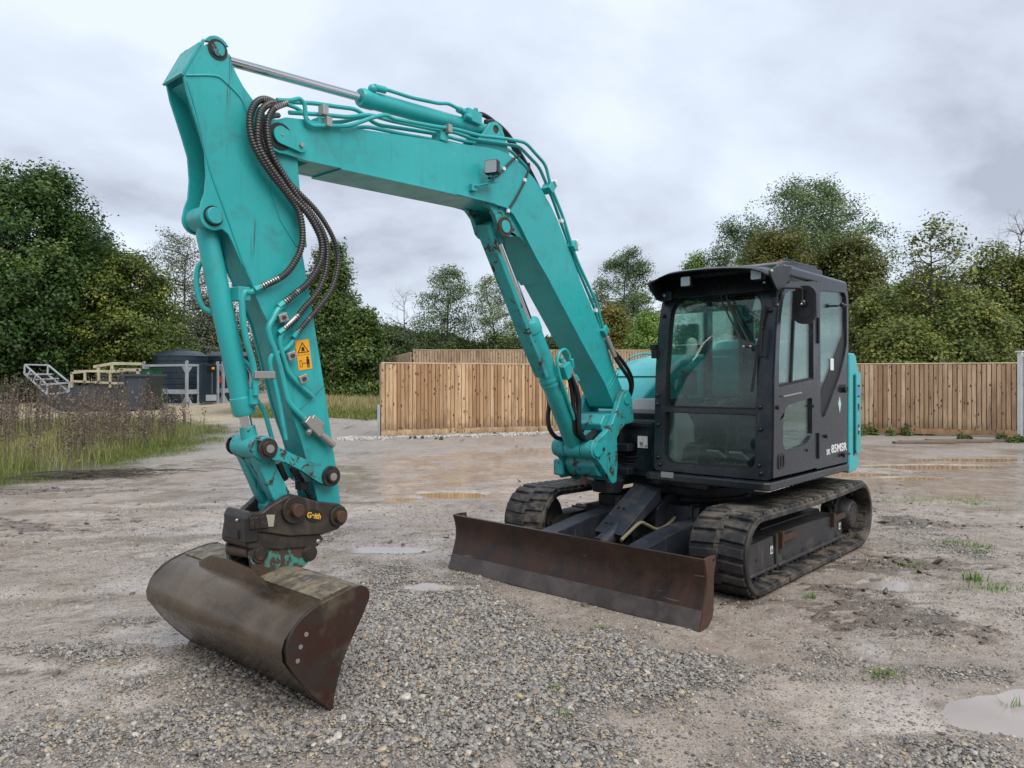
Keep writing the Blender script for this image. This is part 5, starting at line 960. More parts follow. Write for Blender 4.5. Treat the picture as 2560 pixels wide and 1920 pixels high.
# ------------------------------------------------------------------ fuel tanks, cabinet, skip and what lies in it
def tank(x, y, z, r, h, label):
    t = empty('fuel_tank', (x, y, z)); tag(t, label, 'tank', 'round dark plastic tanks'); pr = [(0, r*.98)]; k = 0
    while .12+k*.27 < h-.45:
        a = .12+k*.27; pr += [(a, r), (a+.21, r), (a+.225, r*.985), (a+.255, r*.985)]; k += 1
    pr += [(h-.42, r), (h-.40, r*1.012), (h-.36, r*1.012), (h-.34, r*.97), (h-.16, r*.72), (h-.13, r*.66), (h-.12, .02)]
    MB().lathe((0, 0, 0), (0, 0, h), pr, 48).build('tank_shell', M_tank, t, 0, 25)
    l = MB(); l.lathe((.25, -.35, h-.2), (.25, -.35, h), [(0, .34), (.1, .34), (.14, .30), (.15, .02)], 24); l.build('tank_lid', M_tank, t)
    MB().box((.0, -r*.62, h-.16), (.2, .26, .12)).build('lid_catch', M_tank, t, .02)
    for a in range(0, 360, 45): MB().box((math.cos(R(a))*r*.99, math.sin(R(a))*r*.99, h-.50), (.05, .05, .1), Matrix.Rotation(R(a), 3, 'Z')).build('lifting_lug', M_tank, t, .01)
def cage(x, y, z, la, lb, h, yaw, label):
    c = empty('tank_frame', (x, y, z), yaw); tag(c, label, 'frame', 'galvanised frames around the tanks')
    # a: along local -x (long face), b: along local +y
    P = [(0, 0), (-la, 0), (0, lb), (-la, lb)]
    for (px_, py_) in P+[(0, .38*lb)]:
        MB().box((px_, py_, h/2), (.11, .11, h)).build('upright', M_galv, c, .008)
    for (a, b_) in (((0, 0), (-la, 0)), ((0, 0), (0, lb)), ((-la, lb), (0, lb)), ((-la, lb), (-la, 0))):
        for zz, hh in ((h-.05, .10), (.62, .20), (.05, .08)): MB().bar((a[0], a[1], zz), (b_[0], b_[1], zz), .07, hh).build('cross_rail', M_galv, c, .006)
    for (px_, py_) in P:
        for zz, s in ((h-.08, -1), (.08, 1)):
            if px_ == 0: MB().plate([(0, zz), (-.32, zz), (-.08, zz+s*.34), (0, zz+s*.34)], py_-.012, py_+.012).build('gusset', M_galv, c)
            else: MB().plate([(px_, zz), (px_+.32, zz), (px_+.08, zz+s*.34), (px_, zz+s*.34)], py_-.012, py_+.012).build('gusset', M_galv, c)
        if py_ == 0: MB().plate([(.0, h-.08), (.32, h-.08), (.08, h-.42), (0, h-.42)], px_-.012, px_+.012, ax='x').build('gusset', M_galv, c); MB().plate([(.0, .08), (.32, .08), (.08, .42), (0, .42)], px_-.012, px_+.012, ax='x').build('gusset', M_galv, c)
        MB().plate(circ(px_, h+.07, .09, 14), py_-.02, py_+.02, [circ(px_, h+.08, .04, 10)]).build('lifting_eye', M_galv, c)
zt = BZ(-15.5, 34)
tank(-15.80, 35.3, zt, 1.22, 2.62, 'large dark tank next to the green cabinet'); tank(-14.35, 37.6, zt+.06, 1.22, 2.60, 'dark tank standing partly behind the teal cylinder')
cage(-14.5, 33.0, zt-.03, 2.75, 1.75, 1.86, R(-25), 'grey galvanised frame around the large dark tank'); cage(-13.62, 34.9, zt, 2.0, 1.75, 1.86, R(-25), 'grey galvanised frame with a red plate')
MB().box((-13.72, 34.75, zt+1.15), (.06, .24, .34), Matrix.Rotation(R(-25), 3, 'Z')).build('hazard_plate', paint('red_plate', (.25, .05, .03), (.3, .06, .04))); tag(bpy.data.objects['hazard_plate'], 'small red plate fixed to a galvanised frame', 'plate')
d = empty('dispenser_cabinet', (-13.98, 33.75, zt), R(-25)); tag(d, 'dark pump cabinet with amber label beside the large tank', 'cabinet')
MB().box((0, .15, .98), (.14, .9, 1.75)).build('cabinet_body', M_tank, d, .02); MB().box((.08, .25, 1.62), (.04, .5, .30)).build('cabinet_hood', M_black, d, .01); MB().box((.103, .35, 1.66), (.004, .16, .10)).build('amber_label', M_amber, d); MB().cyl((.09, .30, .5), (.09, .30, 1.48), .012, n=8).build('hose_rail', M_zinc, d); MB().box((.06, .25, .30), (.1, .6, .28)).build('drip_tray', M_galv, d, .01)
gc = empty('green_cabinet', (-15.72, 31.9, BZ(-15.5, 31.9)), R(-8)); tag(gc, 'plain dark green metal cabinet between skip and tank', 'cabinet')
MB().box((0, 0, .81), (.95, .7, 1.62)).build('cabinet_body', M_green, gc, .01); MB().box((0, 0, 1.64), (1.0, .76, .04)).build('cabinet_lid', M_green, gc, .006); MB().box((.30, -.36, 1.45), (.10, .03, .12)).build('lock', M_zinc, gc)
zs = BZ(-16, 30)-.02; sk = empty('skip', (-16.3, 30.2, zs), R(4)); tag(sk, 'grey steel skip loaded with timber frames', 'skip')
sp_ = [(-2.35, .42), (-1.75, .06), (1.35, .04), (1.75, 1.42), (-.05, 1.46), (-.55, 1.02), (-2.45, 1.02)]
for y in (-.78, .78): MB().plate(sp_, y-.02, y+.02).build('side_wall', M_skip, sk, .004)
MB().bar((1.55, 0, .73), (1.555, 0, .735), .1, .1).build('end_lug', M_skip, sk)
MB().add([(1.36, -.8, .04), (1.36, .8, .04), (1.76, .8, 1.42), (1.76, -.8, 1.42), (1.33, -.8, .05), (1.33, .8, .05), (1.73, .8, 1.43), (1.73, -.8, 1.43)], [(0, 1, 2, 3), (4, 7, 6, 5), (0, 4, 5, 1), (2, 6, 7, 3), (0, 3, 7, 4), (1, 5, 6, 2)]).build('end_wall', M_skip, sk)
MB().box((-.2, 0, .07), (3.1, 1.56, .05)).build('floor_plate', M_skip, sk); MB().box((.86, -.82, 1.44), (1.95, .12, .10)).build('rim', M_skip, sk, .01); MB().box((.86, .82, 1.44), (1.95, .12, .10)).build('rim', M_skip, sk, .01)
for dx in (-.28, .28): MB().bar((.72+dx, -.84, .1), (.72+dx*.28, -.84, 1.40), .06, .09, (0, 1, 0)).build('side_strut', M_skip, sk, .005)
MB().cyl((.60, -.86, 1.12), (.84, -.86, 1.12), .05).build('lifting_pin', M_galv, sk)
def frame_thing(name, label, cat, mat, bars, w, grp=None):
    e_ = empty(name, bars[0][0]); tag(e_, label, cat, grp); o0 = Vector(bars[0][0])
    for p_, q_, nm in bars: MB().bar(Vector(p_)-o0, Vector(q_)-o0, w, w).build(nm, mat, e_, .006)
    return e_
z0 = zs
frame_thing('timber_stand', 'cream slatted timber frame lying across the skip', 'timber stand', M_cream, [((-17.45, 29.3, z0+1.52), (-16.75, 29.3, z0+1.60), 'top_beam'), ((-16.75, 29.3, z0+1.60), (-15.55, 29.3, z0+1.57), 'top_beam'), ((-17.35, 29.3, z0+1.20), (-15.6, 29.3, z0+1.12), 'bottom_beam')]+[((x, 29.3, z0+.95 if i % 3 == 0 else z0+1.12), (x, 29.3, z0+1.55), 'stud') for i, x in enumerate((-17.42, -16.9, -16.35, -15.9))]+[((x, 29.3, z0+1.60), (x, 30.6, z0+1.62), 'slat') for x in np.arange(-17.3, -15.6, .17)], .085)
frame_thing('timber_stand', 'cream timber beam raised on short legs above the skip', 'timber stand', M_cream, [((-16.95, 30.0, z0+1.78), (-16.15, 30.0, z0+1.92), 'top_beam'), ((-16.15, 30.0, z0+1.92), (-15.0, 30.0, z0+1.90), 'top_beam'), ((-16.75, 30.0, z0+1.3), (-16.75, 30.0, z0+1.80), 'leg'), ((-16.2, 30.0, z0+1.3), (-16.2, 30.0, z0+1.88), 'leg'), ((-15.85, 29.9, z0+1.66), (-15.0, 29.9, z0+1.66), 'shelf'), ((-15.75, 29.9, z0+1.4), (-15.75, 29.9, z0+1.7), 'leg'), ((-15.1, 29.9, z0+1.4), (-15.1, 29.9, z0+1.7), 'leg')], .11)
A0 = (-18.95, 28.8, z0+1.85); A1 = (-18.05, 28.8, z0+1.83); B0_ = (-17.95, 28.6, z0+1.05); B1_ = (-17.1, 28.6, z0+1.15); dn = Vector((-.02, .0, -.36))
rb = [(A0, A1, 'rail'), (A0, B0_, 'rail'), (A1, B1_, 'rail'), (B0_, B1_, 'rail')]
rb += [(tuple(Vector(a)+dn), tuple(Vector(b_)+dn), 'lower_rail') for a, b_, _ in rb[:4]]+[(p_, tuple(Vector(p_)+dn), 'upright') for p_ in (A0, A1, B0_, B1_)]
for t in (.25, .5, .75): rb.append((tuple(Vector(A0).lerp(Vector(B0_), t)+dn*.5), tuple(Vector(A1).lerp(Vector(B1_), t)+dn*.5), 'cross_bar')); rb.append((tuple(Vector(A0).lerp(Vector(B0_), t)), tuple(Vector(A0).lerp(Vector(B0_), t-.1)+dn), 'brace'))
frame_thing('metal_rack', 'pale metal rack tipped over on the end of the skip', 'rack', M_galv, rb, .055)

# ------------------------------------------------------------------ vegetation
def quads_mesh(name, V4, tint, mat, parent=None):
    n = len(V4); me = bpy.data.meshes.new(name); me.vertices.add(4*n); me.vertices.foreach_set('co', V4.astype(np.float32).reshape(-1))
    me.loops.add(4*n); me.loops.foreach_set('vertex_index', np.arange(4*n, dtype=np.int32)); me.polygons.add(n); me.polygons.foreach_set('loop_start', np.arange(0, 4*n, 4, dtype=np.int32)); me.update(calc_edges=True)
    a = me.attributes.new('tint', 'FLOAT', 'POINT'); a.data.foreach_set('value', np.repeat(np.clip(tint, 0, 1), 4).astype(np.float32)); me.materials.append(mat)
    o = bpy.data.objects.new(name, me); C.objects.link(o); o.parent = parent; return o
def leaves(g, pts, size, up=.4, asp=.62, out=None):
    n = len(pts); nr = g.normal(size=(n, 3)); nr[:, 2] += up
    if out is not None: nr = nr*.62+out*1.0; nr[:, 2] += .45
    nr /= np.linalg.norm(nr, axis=1)[:, None]; d = g.normal(size=(n, 3)); d[:, 2] -= .25; d -= nr*(d*nr).sum(1)[:, None]; d /= np.linalg.norm(d, axis=1)[:, None]+1e-9; s = np.cross(nr, d)
    L = (size*g.uniform(.65, 1.35, n))[:, None]; f = L*.12*nr
    return np.stack([pts-d*L*.5, pts+s*L*asp*.5+d*L*.05-f, pts+d*L*.5, pts-s*L*asp*.5+d*L*.05-f], 1)
def seg_mesh(name, segs, mat, parent, k=5):
    p = np.array([s[0] for s in segs]); q = np.array([s[1] for s in segs]); r0 = np.array([s[2] for s in segs]); r1 = np.array([s[3] for s in segs]); d = q-p; d /= np.linalg.norm(d, axis=1)[:, None]+1e-9
    ref = np.where(np.abs(d[:, 2:3]) > .9, np.array([[1., 0, 0]]), np.array([[0, 0, 1.]])); a = np.cross(d, ref); a /= np.linalg.norm(a, axis=1)[:, None]; b = np.cross(d, a); n = len(segs); vs = []
    for c, r in ((p-d*r0[:, None]*.3, r0), (q, r1)):
        for i in range(k): t = 2*math.pi*i/k; vs.append(c+(a*math.cos(t)+b*math.sin(t))*r[:, None])
    V = np.stack(vs, 1).reshape(-1, 3); F = []
    i0 = np.arange(n)*2*k; me = bpy.data.meshes.new(name); me.vertices.add(len(V)); me.vertices.foreach_set('co', V.astype(np.float32).reshape(-1))
    idx = np.concatenate([np.stack([i0+i, i0+(i+1) % k, i0+k+(i+1) % k, i0+k+i], 1) for i in range(k)], 0).reshape(-1); me.loops.add(len(idx)); me.loops.foreach_set('vertex_index', idx.astype(np.int32)); me.polygons.add(len(idx)//4); me.polygons.foreach_set('loop_start', np.arange(0, len(idx), 4, dtype=np.int32)); me.update(calc_edges=True)
    me.polygons.foreach_set('use_smooth', np.ones(len(me.polygons), bool)); me.materials.append(mat); o = bpy.data.objects.new(name, me); C.objects.link(o); o.parent = parent; return o
PRF = {'round': lambda h: np.sin(math.pi*(.10+.84*h))**.65, 'cone': lambda h: (1-h)**.75*.95+.10, 'egg': lambda h: np.sin(math.pi*(.16+.80*h)**1.15)**.8, 'fan': lambda h: .25+.75*np.sin(math.pi*(.05+.90*h)**.8), 'bush': lambda h: np.cos(h*math.pi*.47)**.55}
def tree(name, label, pxc, top, dep, Rpx, mat, seed, shape='round', cb=.25, nl=26, nsub=6, npc=45, cr=.55, leaf=.17, up=.45, stems=1, bark=None, cat='tree', grp=None, fill=0, tb=.5, zoff=0):
    g = np.random.default_rng(seed); X = (pxc-1280)/1850*dep; zg = BZ(X, dep)+zoff; H = (1.58+(950-top)/1850*dep-zg)*.93; Rr = Rpx/1850*dep
    t = empty(name, (X, dep, zg)); tag(t, label, cat, grp); segs = []; cl = []
    for s in range(stems):
        off = np.array([0, 0, 0.]) if stems == 1 else np.append(g.normal(0, Rr*.22, 2), 0); hh = H*(1 if stems == 1 else g.uniform(.72, 1)); lean = g.normal(0, .06, 2)*(1 if stems == 1 else 3)*H
        tp = [off+np.array([lean[0]*u*u, lean[1]*u*u, hh*u])+np.append(g.normal(0, .012*H, 2), 0)*(u > 0) for u in np.linspace(0, .93, 8)]; r0 = .016*H*(1 if stems == 1 else .55)
        for i in range(7): segs.append((tp[i], tp[i+1], r0*(1-i/7.6), r0*(1-(i+1)/7.6)))
        cl.append((tp[-1]+[0, 0, hh*.03], .9)); tp = np.array(tp); n = max(4, nl//stems)
        for i in range(n):
            h = (i+g.random())/n; zc_ = hh*(cb+(1-cb)*h); rad = Rr*float(PRF[shape](np.array(h)))*g.uniform(.72, 1.08)*(1 if stems == 1 else .75); az = i*2.4+g.normal(0, .5)
            dz = rad*up*g.uniform(.5, 1.3); zs_ = min(max(zc_-dz, hh*.08), hh*.9); u = zs_/hh/.93*7; j = min(6, int(u)); st_ = tp[j]+(tp[j+1]-tp[j])*min(1, u-j)
            en = np.array([st_[0]+rad*math.cos(az), st_[1]+rad*math.sin(az), zc_]); mid = (st_+en)/2+np.array([0, 0, -.10*rad])+g.normal(0, .05*rad, 3); rb_ = r0*.42*(1-.55*h)
            segs += [(st_, mid, rb_, rb_*.6), (mid, en, rb_*.6, rb_*.18)]; cl.append((en, 1.))
            for k_ in range(nsub):
                v = g.uniform(.3, 1); b0 = st_+(mid-st_)*v*2 if v < .5 else mid+(en-mid)*(v*2-1); dr = (en-st_)*.32+g.normal(0, .30*rad+.15, 3); dr[2] = dr[2]*.7+.12*rad; b1 = b0+dr*g.uniform(.6, 1.15)
                segs.append((b0, b1, rb_*.35, rb_*.08)); cl.append((b1, .9)); cl.append(((b0+b1)/2, .75))
                for _ in range(2): b2 = b1+g.normal(0, .22*rad+.12, 3); segs.append((b1, b2, rb_*.10, rb_*.03)); cl.append((b2, .6))
    if fill: 
        for _ in range(fill): h = g.random(); a = g.uniform(0, 6.28); q_ = math.sqrt(g.random())*.8; rr_ = Rr*float(PRF[shape](np.array(h)))*q_; cl.append((np.array([rr_*math.cos(a), rr_*math.sin(a), H*(cb*.6+(1-cb*.6)*h)]), 1.))
    def inside(p, k=1.08):
        h = (p[2]/H-cb)/(1-cb); return p[2] < H*1.03 and math.hypot(p[0], p[1]) <= max(.25, Rr*k*float(PRF[shape](np.array(min(.99, max(0.02, h))))))+.12
    if npc: segs = segs[:7*stems]+[q_ for q_ in segs[7*stems:] if inside(q_[1], 1.12)]; cl = [c for c in cl if inside(c[0])]
    seg_mesh('trunk', segs, bark or M_bark, t)
    if npc:
        P = []; Ti = []; Ou = []
        for c, w in cl:
            k = int(npc*1.5*w*g.uniform(.5, 1.4)); k = max(k, 1); e_ = np.clip(g.normal(0, 1, (k, 3)), -1.6, 1.6)*cr*(.6+.5*w)*.55; e_[:, 2] *= .62; P.append(c+e_); ov = e_/(np.linalg.norm(e_, axis=1)[:, None]+1e-6)*.7+(c-np.array([0, 0, H*.45]))/(np.linalg.norm(c-np.array([0, 0, H*.45]))+1e-6)*.5; Ou.append(ov); Ti.append(np.clip(tb+g.normal(0, .20)+g.normal(0, .10, k), 0, 1))
        P = np.concatenate(P); Ti = np.concatenate(Ti); ok = P[:, 2] > .15; P = P[ok]; Ti = Ti[ok]; quads_mesh('crown', leaves(g, P, leaf*.80, out=np.concatenate(Ou)[ok]), Ti, mat, t)
    return t
L_maple = leafmat('maple_leaf', (0.027, 0.056, 0.017), (0.064, 0.130, 0.030), (0.185, 0.240, 0.048)); L_yel = leafmat('turning_leaf', (0.048, 0.086, 0.017), (0.185, 0.228, 0.039), (0.521, 0.370, 0.055))
L_wil = leafmat('grey_willow_leaf', (0.064, 0.078, 0.048), (0.162, 0.185, 0.110), (0.370, 0.391, 0.260)); L_horn = leafmat('hornbeam_leaf', (0.035, 0.069, 0.017), (0.110, 0.169, 0.035), (0.325, 0.347, 0.076))
L_ash = leafmat('ash_leaf', (0.056, 0.100, 0.039), (0.141, 0.213, 0.078), (0.325, 0.391, 0.152)); L_ora = leafmat('orange_leaf', (0.078, 0.103, 0.027), (0.230, 0.207, 0.040), (0.538, 0.358, 0.056)); L_light = leafmat('light_green_leaf', (0.076, 0.141, 0.027), (0.185, 0.304, 0.056), (0.370, 0.477, 0.110))
L_haz = leafmat('hazel_leaf', (0.060, 0.091, 0.024), (0.174, 0.213, 0.048), (0.413, 0.380, 0.091)); L_dark = leafmat('dark_hedge_leaf', (0.027, 0.048, 0.016), (0.064, 0.100, 0.030), (0.162, 0.185, 0.060))
tree('broadleaf_tree', 'tall dark green tree rising over the skip and weeds', 55, 385, 36, 205, L_maple, 1, 'round', .08, 46, 8, 60, .75, .22, .30, fill=160, tb=.42)
tree('broadleaf_tree', 'dark leafy tree beside the tall dark tree', 185, 560, 38, 130, L_maple, 21, 'round', .06, 34, 7, 55, .70, .21, .30, fill=110, tb=.45)
tree('broadleaf_tree', 'tree with yellowing top above the dark tanks', 320, 610, 37, 125, L_yel, 2, 'egg', .06, 34, 7, 50, .65, .19, .35, fill=90, tb=.27)
tree('willow_tree', 'feathery grey-green tree behind the dark tanks', 455, 560, 52, 125, L_wil, 3, 'round', .12, 40, 8, 24, .55, .16, .6, tb=.5)
tree('shrub', 'brownish green shrub mass behind the tank lids', 540, 730, 46, 130, L_wil, 4, 'bush', .03, 30, 6, 50, .7, .19, .4, 3, fill=90, cat='shrub', tb=.25)
tree('shrub', 'leafy shrub just behind the large tank', 420, 790, 41, 95, L_horn, 41, 'bush', .03, 26, 6, 50, .6, .18, .4, 3, fill=70, cat='shrub', tb=.30)
tree('hornbeam_tree', 'dark green cone-shaped tree seen beside the spiral hoses', 835, 590, 38, 98, L_horn, 5, 'cone', .05, 44, 7, 50, .6, .19, .30, fill=110, tb=.36)
tree('hornbeam_tree', 'lower dark tree at the foot of the cone-shaped tree', 905, 760, 36, 75, L_horn, 51, 'cone', .03, 30, 6, 45, .5, .18, .3, fill=60, tb=.40)
for i, (px_, tp_, dp, rp, lb) in enumerate(((985, 795, 50, 95, 'dark rounded bush below the bare twiggy tree'), (1075, 830, 52, 85, 'dark low bush under the round airy tree'), (1180, 840, 54, 90, 'dark scrubby bush behind the rod guard'), (1290, 845, 50, 90, 'dark bush between boom and cylinder'), (1410, 835, 48, 85, 'dark bush seen beyond the boom foot'))):
    tree('bush', lb, px_, tp_, dp, rp, L_dark, 60+i, 'bush', .02, 26, 6, 44, .65, .20, .35, 3, fill=60, cat='bush', tb=.45)
tree('ash_tree', 'round airy tree standing alone behind the new fence', 1112, 638, 54, 78, L_ash, 6, 'egg', .16, 34, 7, 24, .50, .17, .7, tb=.45, fill=20)
tree('bare_tree', 'small bare twiggy tree left of the airy tree', 1010, 700, 54, 55, L_wil, 7, 'fan', .2, 26, 6, 0, .4, .15, .8, bark=M_bare)
tree('ash_tree', 'thin sparse tree showing its trunk beside the boom cylinder', 1240, 662, 52, 64, L_ash, 8, 'egg', .22, 26, 6, 20, .42, .16, .8, tb=.62)
tree('ash_tree', 'airy grey-green tree to the right of the boom pipes', 1570, 603, 50, 95, L_ash, 9, 'egg', .12, 38, 8, 28, .5, .17, .7, tb=.45, fill=20)
tree('shrub', 'orange-tinged shrub under the airy tree', 1535, 745, 44, 75, L_ora, 10, 'bush', .05, 28, 6, 36, .5, .17, .4, 3, cat='shrub', fill=30, tb=.38)
tree('shrub', 'fresh light green shrub beside the cab pillar', 1632, 765, 40, 72, L_light, 11, 'bush', .04, 28, 6, 40, .5, .16, .4, 3, cat='shrub', fill=40, tb=.5)
tree('shrub', 'dull green shrub between the orange and the light green one', 1590, 800, 45, 60, L_haz, 111, 'bush', .04, 24, 6, 40, .5, .16, .4, 3, cat='shrub', fill=40, tb=.35)
tree('broadleaf_tree', 'bright green tree rising left of the cab roof', 1738, 612, 50, 46, L_light, 12, 'round', .1, 32, 7, 40, .55, .17, .4, fill=40, tb=.42)
tree('ash_tree', 'great spreading grey-green tree towering over the cab', 2000, 428, 48, 205, L_ash, 13, 'round', .22, 70, 9, 36, .62, .18, .55, tb=.45, fill=90)
tree('ash_tree', 'grey-green side tree left of the great tree', 1845, 520, 50, 90, L_ash, 131, 'round', .2, 34, 7, 34, .6, .18, .5, tb=.36, fill=40)
tree('maple_tree', 'golden brown tree directly above the cab roof', 1945, 560, 39, 145, L_ora, 14, 'round', .15, 44, 7, 46, .6, .18, .35, fill=80, tb=.22)
tree('maple_tree', 'golden green tree right of the cab roof', 2120, 575, 37, 115, L_ora, 15, 'round', .12, 40, 7, 44, .6, .18, .35, fill=70, tb=.13)
for i, (px_, tp_, dp, rp, lb) in enumerate(((2215, 690, 31, 120, 'hazel bush rising next to the counterweight'), (2330, 640, 33, 135, 'dense hazel bush under the slender sapling'), (2480, 585, 32, 130, 'tall hazel bush beside the white gate'), (2410, 715, 28, 125, 'low hazel bush leaning over the damp fence'), (2590, 600, 31, 120, 'hazel bush beyond the white gate'), (2270, 790, 27, 95, 'low leafy bush over the left of the damp fence'))):
    tree('hazel_bush', lb, px_, tp_, dp, rp, L_haz, 30+i, 'bush', .03, 44, 7, 46, .55, .17, .5, 4, cat='bush', fill=90, tb=.40+.05*(i % 3))
tree('sapling', 'slender sapling with few leaves above the hazel bushes', 2345, 508, 31, 88, L_haz, 16, 'fan', .50, 30, 6, 4, .30, .20, .6, tb=.6)
tree('bare_tree', 'leafless pale tree crown above the white gate', 2525, 495, 33, 70, L_haz, 17, 'fan', .55, 26, 6, 0, .4, .15, .9, bark=M_bare)
for i, (x, y, h_, r_, lb) in enumerate(((-14, -15, 9, 4, 'broad tree across the yard facing the bucket'), (-5, -19, 11, 4.5, 'tall tree across the yard facing the blade'), (5, -17, 9, 4, 'round tree across the yard facing the cab'), (14, -13, 10, 4.2, 'broad tree across the yard facing the cab door'), (22, -4, 9, 4, 'tree across the yard beyond the counterweight'))):
    dp = 30.; o = tree('yard_tree', lb, 1280+x/dp*1850, 950-(h_/.93-1.58)/dp*1850, dp, r_/dp*1850, L_horn, 200+i, 'round', .06, 34, 6, 26, .8, .30, .35, fill=80, tb=.35); o.location = (x, y, 0)
# far wood: one mass of foliage that closes the horizon
g = np.random.default_rng(99); n = 60000; x = g.uniform(-75, 85, n); y = g.uniform(60, 74, n); hgt = 1.6+2.6*fbm(x*.11+9, y*0+3, 71, 3)+1.5*fbm(x*.6, y*0, 73, 2); z = base_h(x, y)+hgt*np.sqrt(g.random(n))
quads_mesh('distant_wood', leaves(g, np.stack([x, y, z], -1), .42), .35+.3*(fbm(x*.3, y*.3, 75)-.5)+g.normal(0, .12, n), L_dark); tag(bpy.data.objects['distant_wood'], 'dark band of distant trees behind the fences', 'wood', kind='stuff')
# dead weeds on the verge
def blades(g, base, h, w, bend, nseg=2):
    n = len(base); az = g.uniform(0, 6.28, n); d = np.stack([np.cos(az), np.sin(az), np.zeros(n)], -1); s = np.stack([-np.sin(az), np.cos(az), np.zeros(n)], -1); Q = []
    P = [base+np.array([0, 0, 1.])*(h*t)[:, None]+d*(bend*h*t*t)[:, None] for t in np.linspace(0, 1, nseg+1)]
    for i in range(nseg):
        w0 = w*(1-i/nseg*.7); w1 = w*(1-(i+1)/nseg*.85); Q.append(np.stack([P[i]-s*w0[:, None], P[i]+s*w0[:, None], P[i+1]+s*w1[:, None], P[i+1]-s*w1[:, None]], 1))
    return np.concatenate(Q), P
g = np.random.default_rng(5); L_weed = leafmat('dead_weed', (.080, .058, .045), (.195, .150, .115), (.44, .36, .26), .8); L_grass = leafmat('verge_grass', (.07, .105, .018), (.18, .215, .050), (.42, .36, .18), .6)
n = 1700; x = g.uniform(-17.5, -6.8, n); y = g.uniform(11.8, 22, n); dens_ = fbm(x*.8, y*.8, 91); ok = (x < verge_x(y)-.55-1.1*g.random(n)) & (dens_ > .47); x = x[ok]; y = y[ok]; n = len(x)
base = np.stack([x, y, ground_h(x, y)], -1); h = g.uniform(.7, 1.6, n)*np.clip(.45+.24*(verge_x(y)-x), .40, 1.12); q1_, P_ = blades(g, base, h, g.uniform(.006, .011, n), g.uniform(0, .22, n), 3); q2_, _ = blades(g, base, h, g.uniform(.006, .011, n), g.uniform(0, .2, n), 3)
hp = []
for k in range(34):
    t = g.uniform(.42, 1.02, n); c = base+np.array([0, 0, 1.])*(h*t)[:, None]+(P_[3]-base)*np.array([1, 1, 0])*(t*t)[:, None]; hp.append(c+g.normal(0, 1, (n, 3))*np.array([.075, .075, .04])*(1.25-t)[:, None]*1.6)
hp = np.concatenate(hp); ql = leaves(g, hp, .055, .2, .5); V = np.concatenate([q1_, q2_, ql]); quads_mesh('dead_weeds', V, np.concatenate([g.normal(.35, .2, len(q1_)+len(q2_)), g.normal(.42, .22, len(ql))]), L_weed); tag(bpy.data.objects['dead_weeds'], 'tall dead brown weeds along the grass verge', 'weeds', kind='stuff')
n = 90000; x = g.uniform(-15, -5.6, n); y = g.uniform(9.5, 25, n); ok = g.random(n) < grass_mask(x, y)*(.10+.9*(fbm(x*1.1, y*1.1, 95) > .47)); x = x[ok]; y = y[ok]; n = len(x); e_ = verge_x(y)-x
h = g.uniform(.03, .12, n)*(1+1.9*sstep(.3, 1.6, e_)); V, _ = blades(g, np.stack([x, y, ground_h(x, y)-.01], -1), h, g.uniform(.004, .008, n), g.uniform(.1, .9, n), 2); tt = .42+.5*(fbm(x*.7, y*.7, 97)-.5)+g.normal(0, .12, n)+.28*sstep(.6, 1.8, e_)
quads_mesh('verge_grass', V, np.concatenate([tt, tt]), L_grass); tag(bpy.data.objects['verge_grass'], 'rough green grass along the yard verge', 'grass', kind='stuff')
n = 6000; x = g.uniform(-16, -7.2, n); y = g.uniform(11.5, 22, n); ok = (x < verge_x(y)-.5) & (fbm(x*.9+5, y*.9, 93) > .46); x = x[ok]; y = y[ok]; n = len(x)
V, _ = blades(g, np.stack([x, y, ground_h(x, y)], -1), g.uniform(.15, .5, n), g.uniform(.003, .006, n), g.uniform(.1, .7, n), 2); tt = g.normal(.85, .15, n); quads_mesh('straw_grass', V, np.concatenate([tt, tt]), L_grass); tag(bpy.data.objects['straw_grass'], 'tall straw coloured grass among the dead weeds', 'grass', kind='stuff')
# grass behind, by the cone-shaped tree
n = 16000; x = g.uniform(-9.8, -4.4, n); y = g.uniform(26, 34, n); h = g.uniform(.05, .2, n)*(1+1.8*sstep(28.5, 31, y)); V, _ = blades(g, np.stack([x, y, base_h(x, y)-.02], -1), h, g.uniform(.012, .022, n), g.uniform(.1, .6, n), 2); tt = .5+.45*sstep(28.5, 30, y)+g.normal(0, .15, n)
quads_mesh('rough_grass', V, np.concatenate([tt, tt]), L_grass); tag(bpy.data.objects['rough_grass'], 'straw coloured grass below the cone-shaped tree', 'grass', kind='stuff')
# small weeds growing in the gravel and along the fence foot
def tuft(label, x, y, r_, h_, n, grp, mat=L_light, name='weed_tuft', kind='stuff'):
    b = np.stack([x+g.normal(0, r_, n), y+g.normal(0, r_*.7, n), np.zeros(n)], -1); b[:, 2] = ground_h(b[:, 0], b[:, 1]); V, _ = blades(g, b, g.uniform(.4, 1, n)*h_, g.uniform(.5, 1, n)*(.004+.012*h_), g.uniform(.2, 1.2, n), 2); o = quads_mesh(name, V, np.tile(g.normal(.4, .2, n), 2), mat); tag(o, label, 'weeds', kind='stuff')
for (px_, py_, r_, h_, n_) in ((1395, 1740, .03, .03, 40), (1410, 1800, .02, .025, 30), (1500, 1575, .03, .03, 40), (2023, 1495, .025, .05, 40), (2210, 1690, .05, .05, 60), (2436, 1450, .05, .09, 60), (2490, 1472, .12, .05, 120), (2280, 1415, .06, .04, 60), (2450, 1370, .07, .06, 60), (2440, 1385, .06, .04, 60), (2540, 1760, .03, .1, 30), (2380, 1360, .10, .05, 80), (2425, 1255, .3, .05, 200), (2270, 1250, .3, .05, 160)):
    Y = 2923/(py_-950); tuft('small green weed growing through the gravel', (px_-1280)/1850*Y, Y, r_, h_, n_, 'small weeds in the gravel')
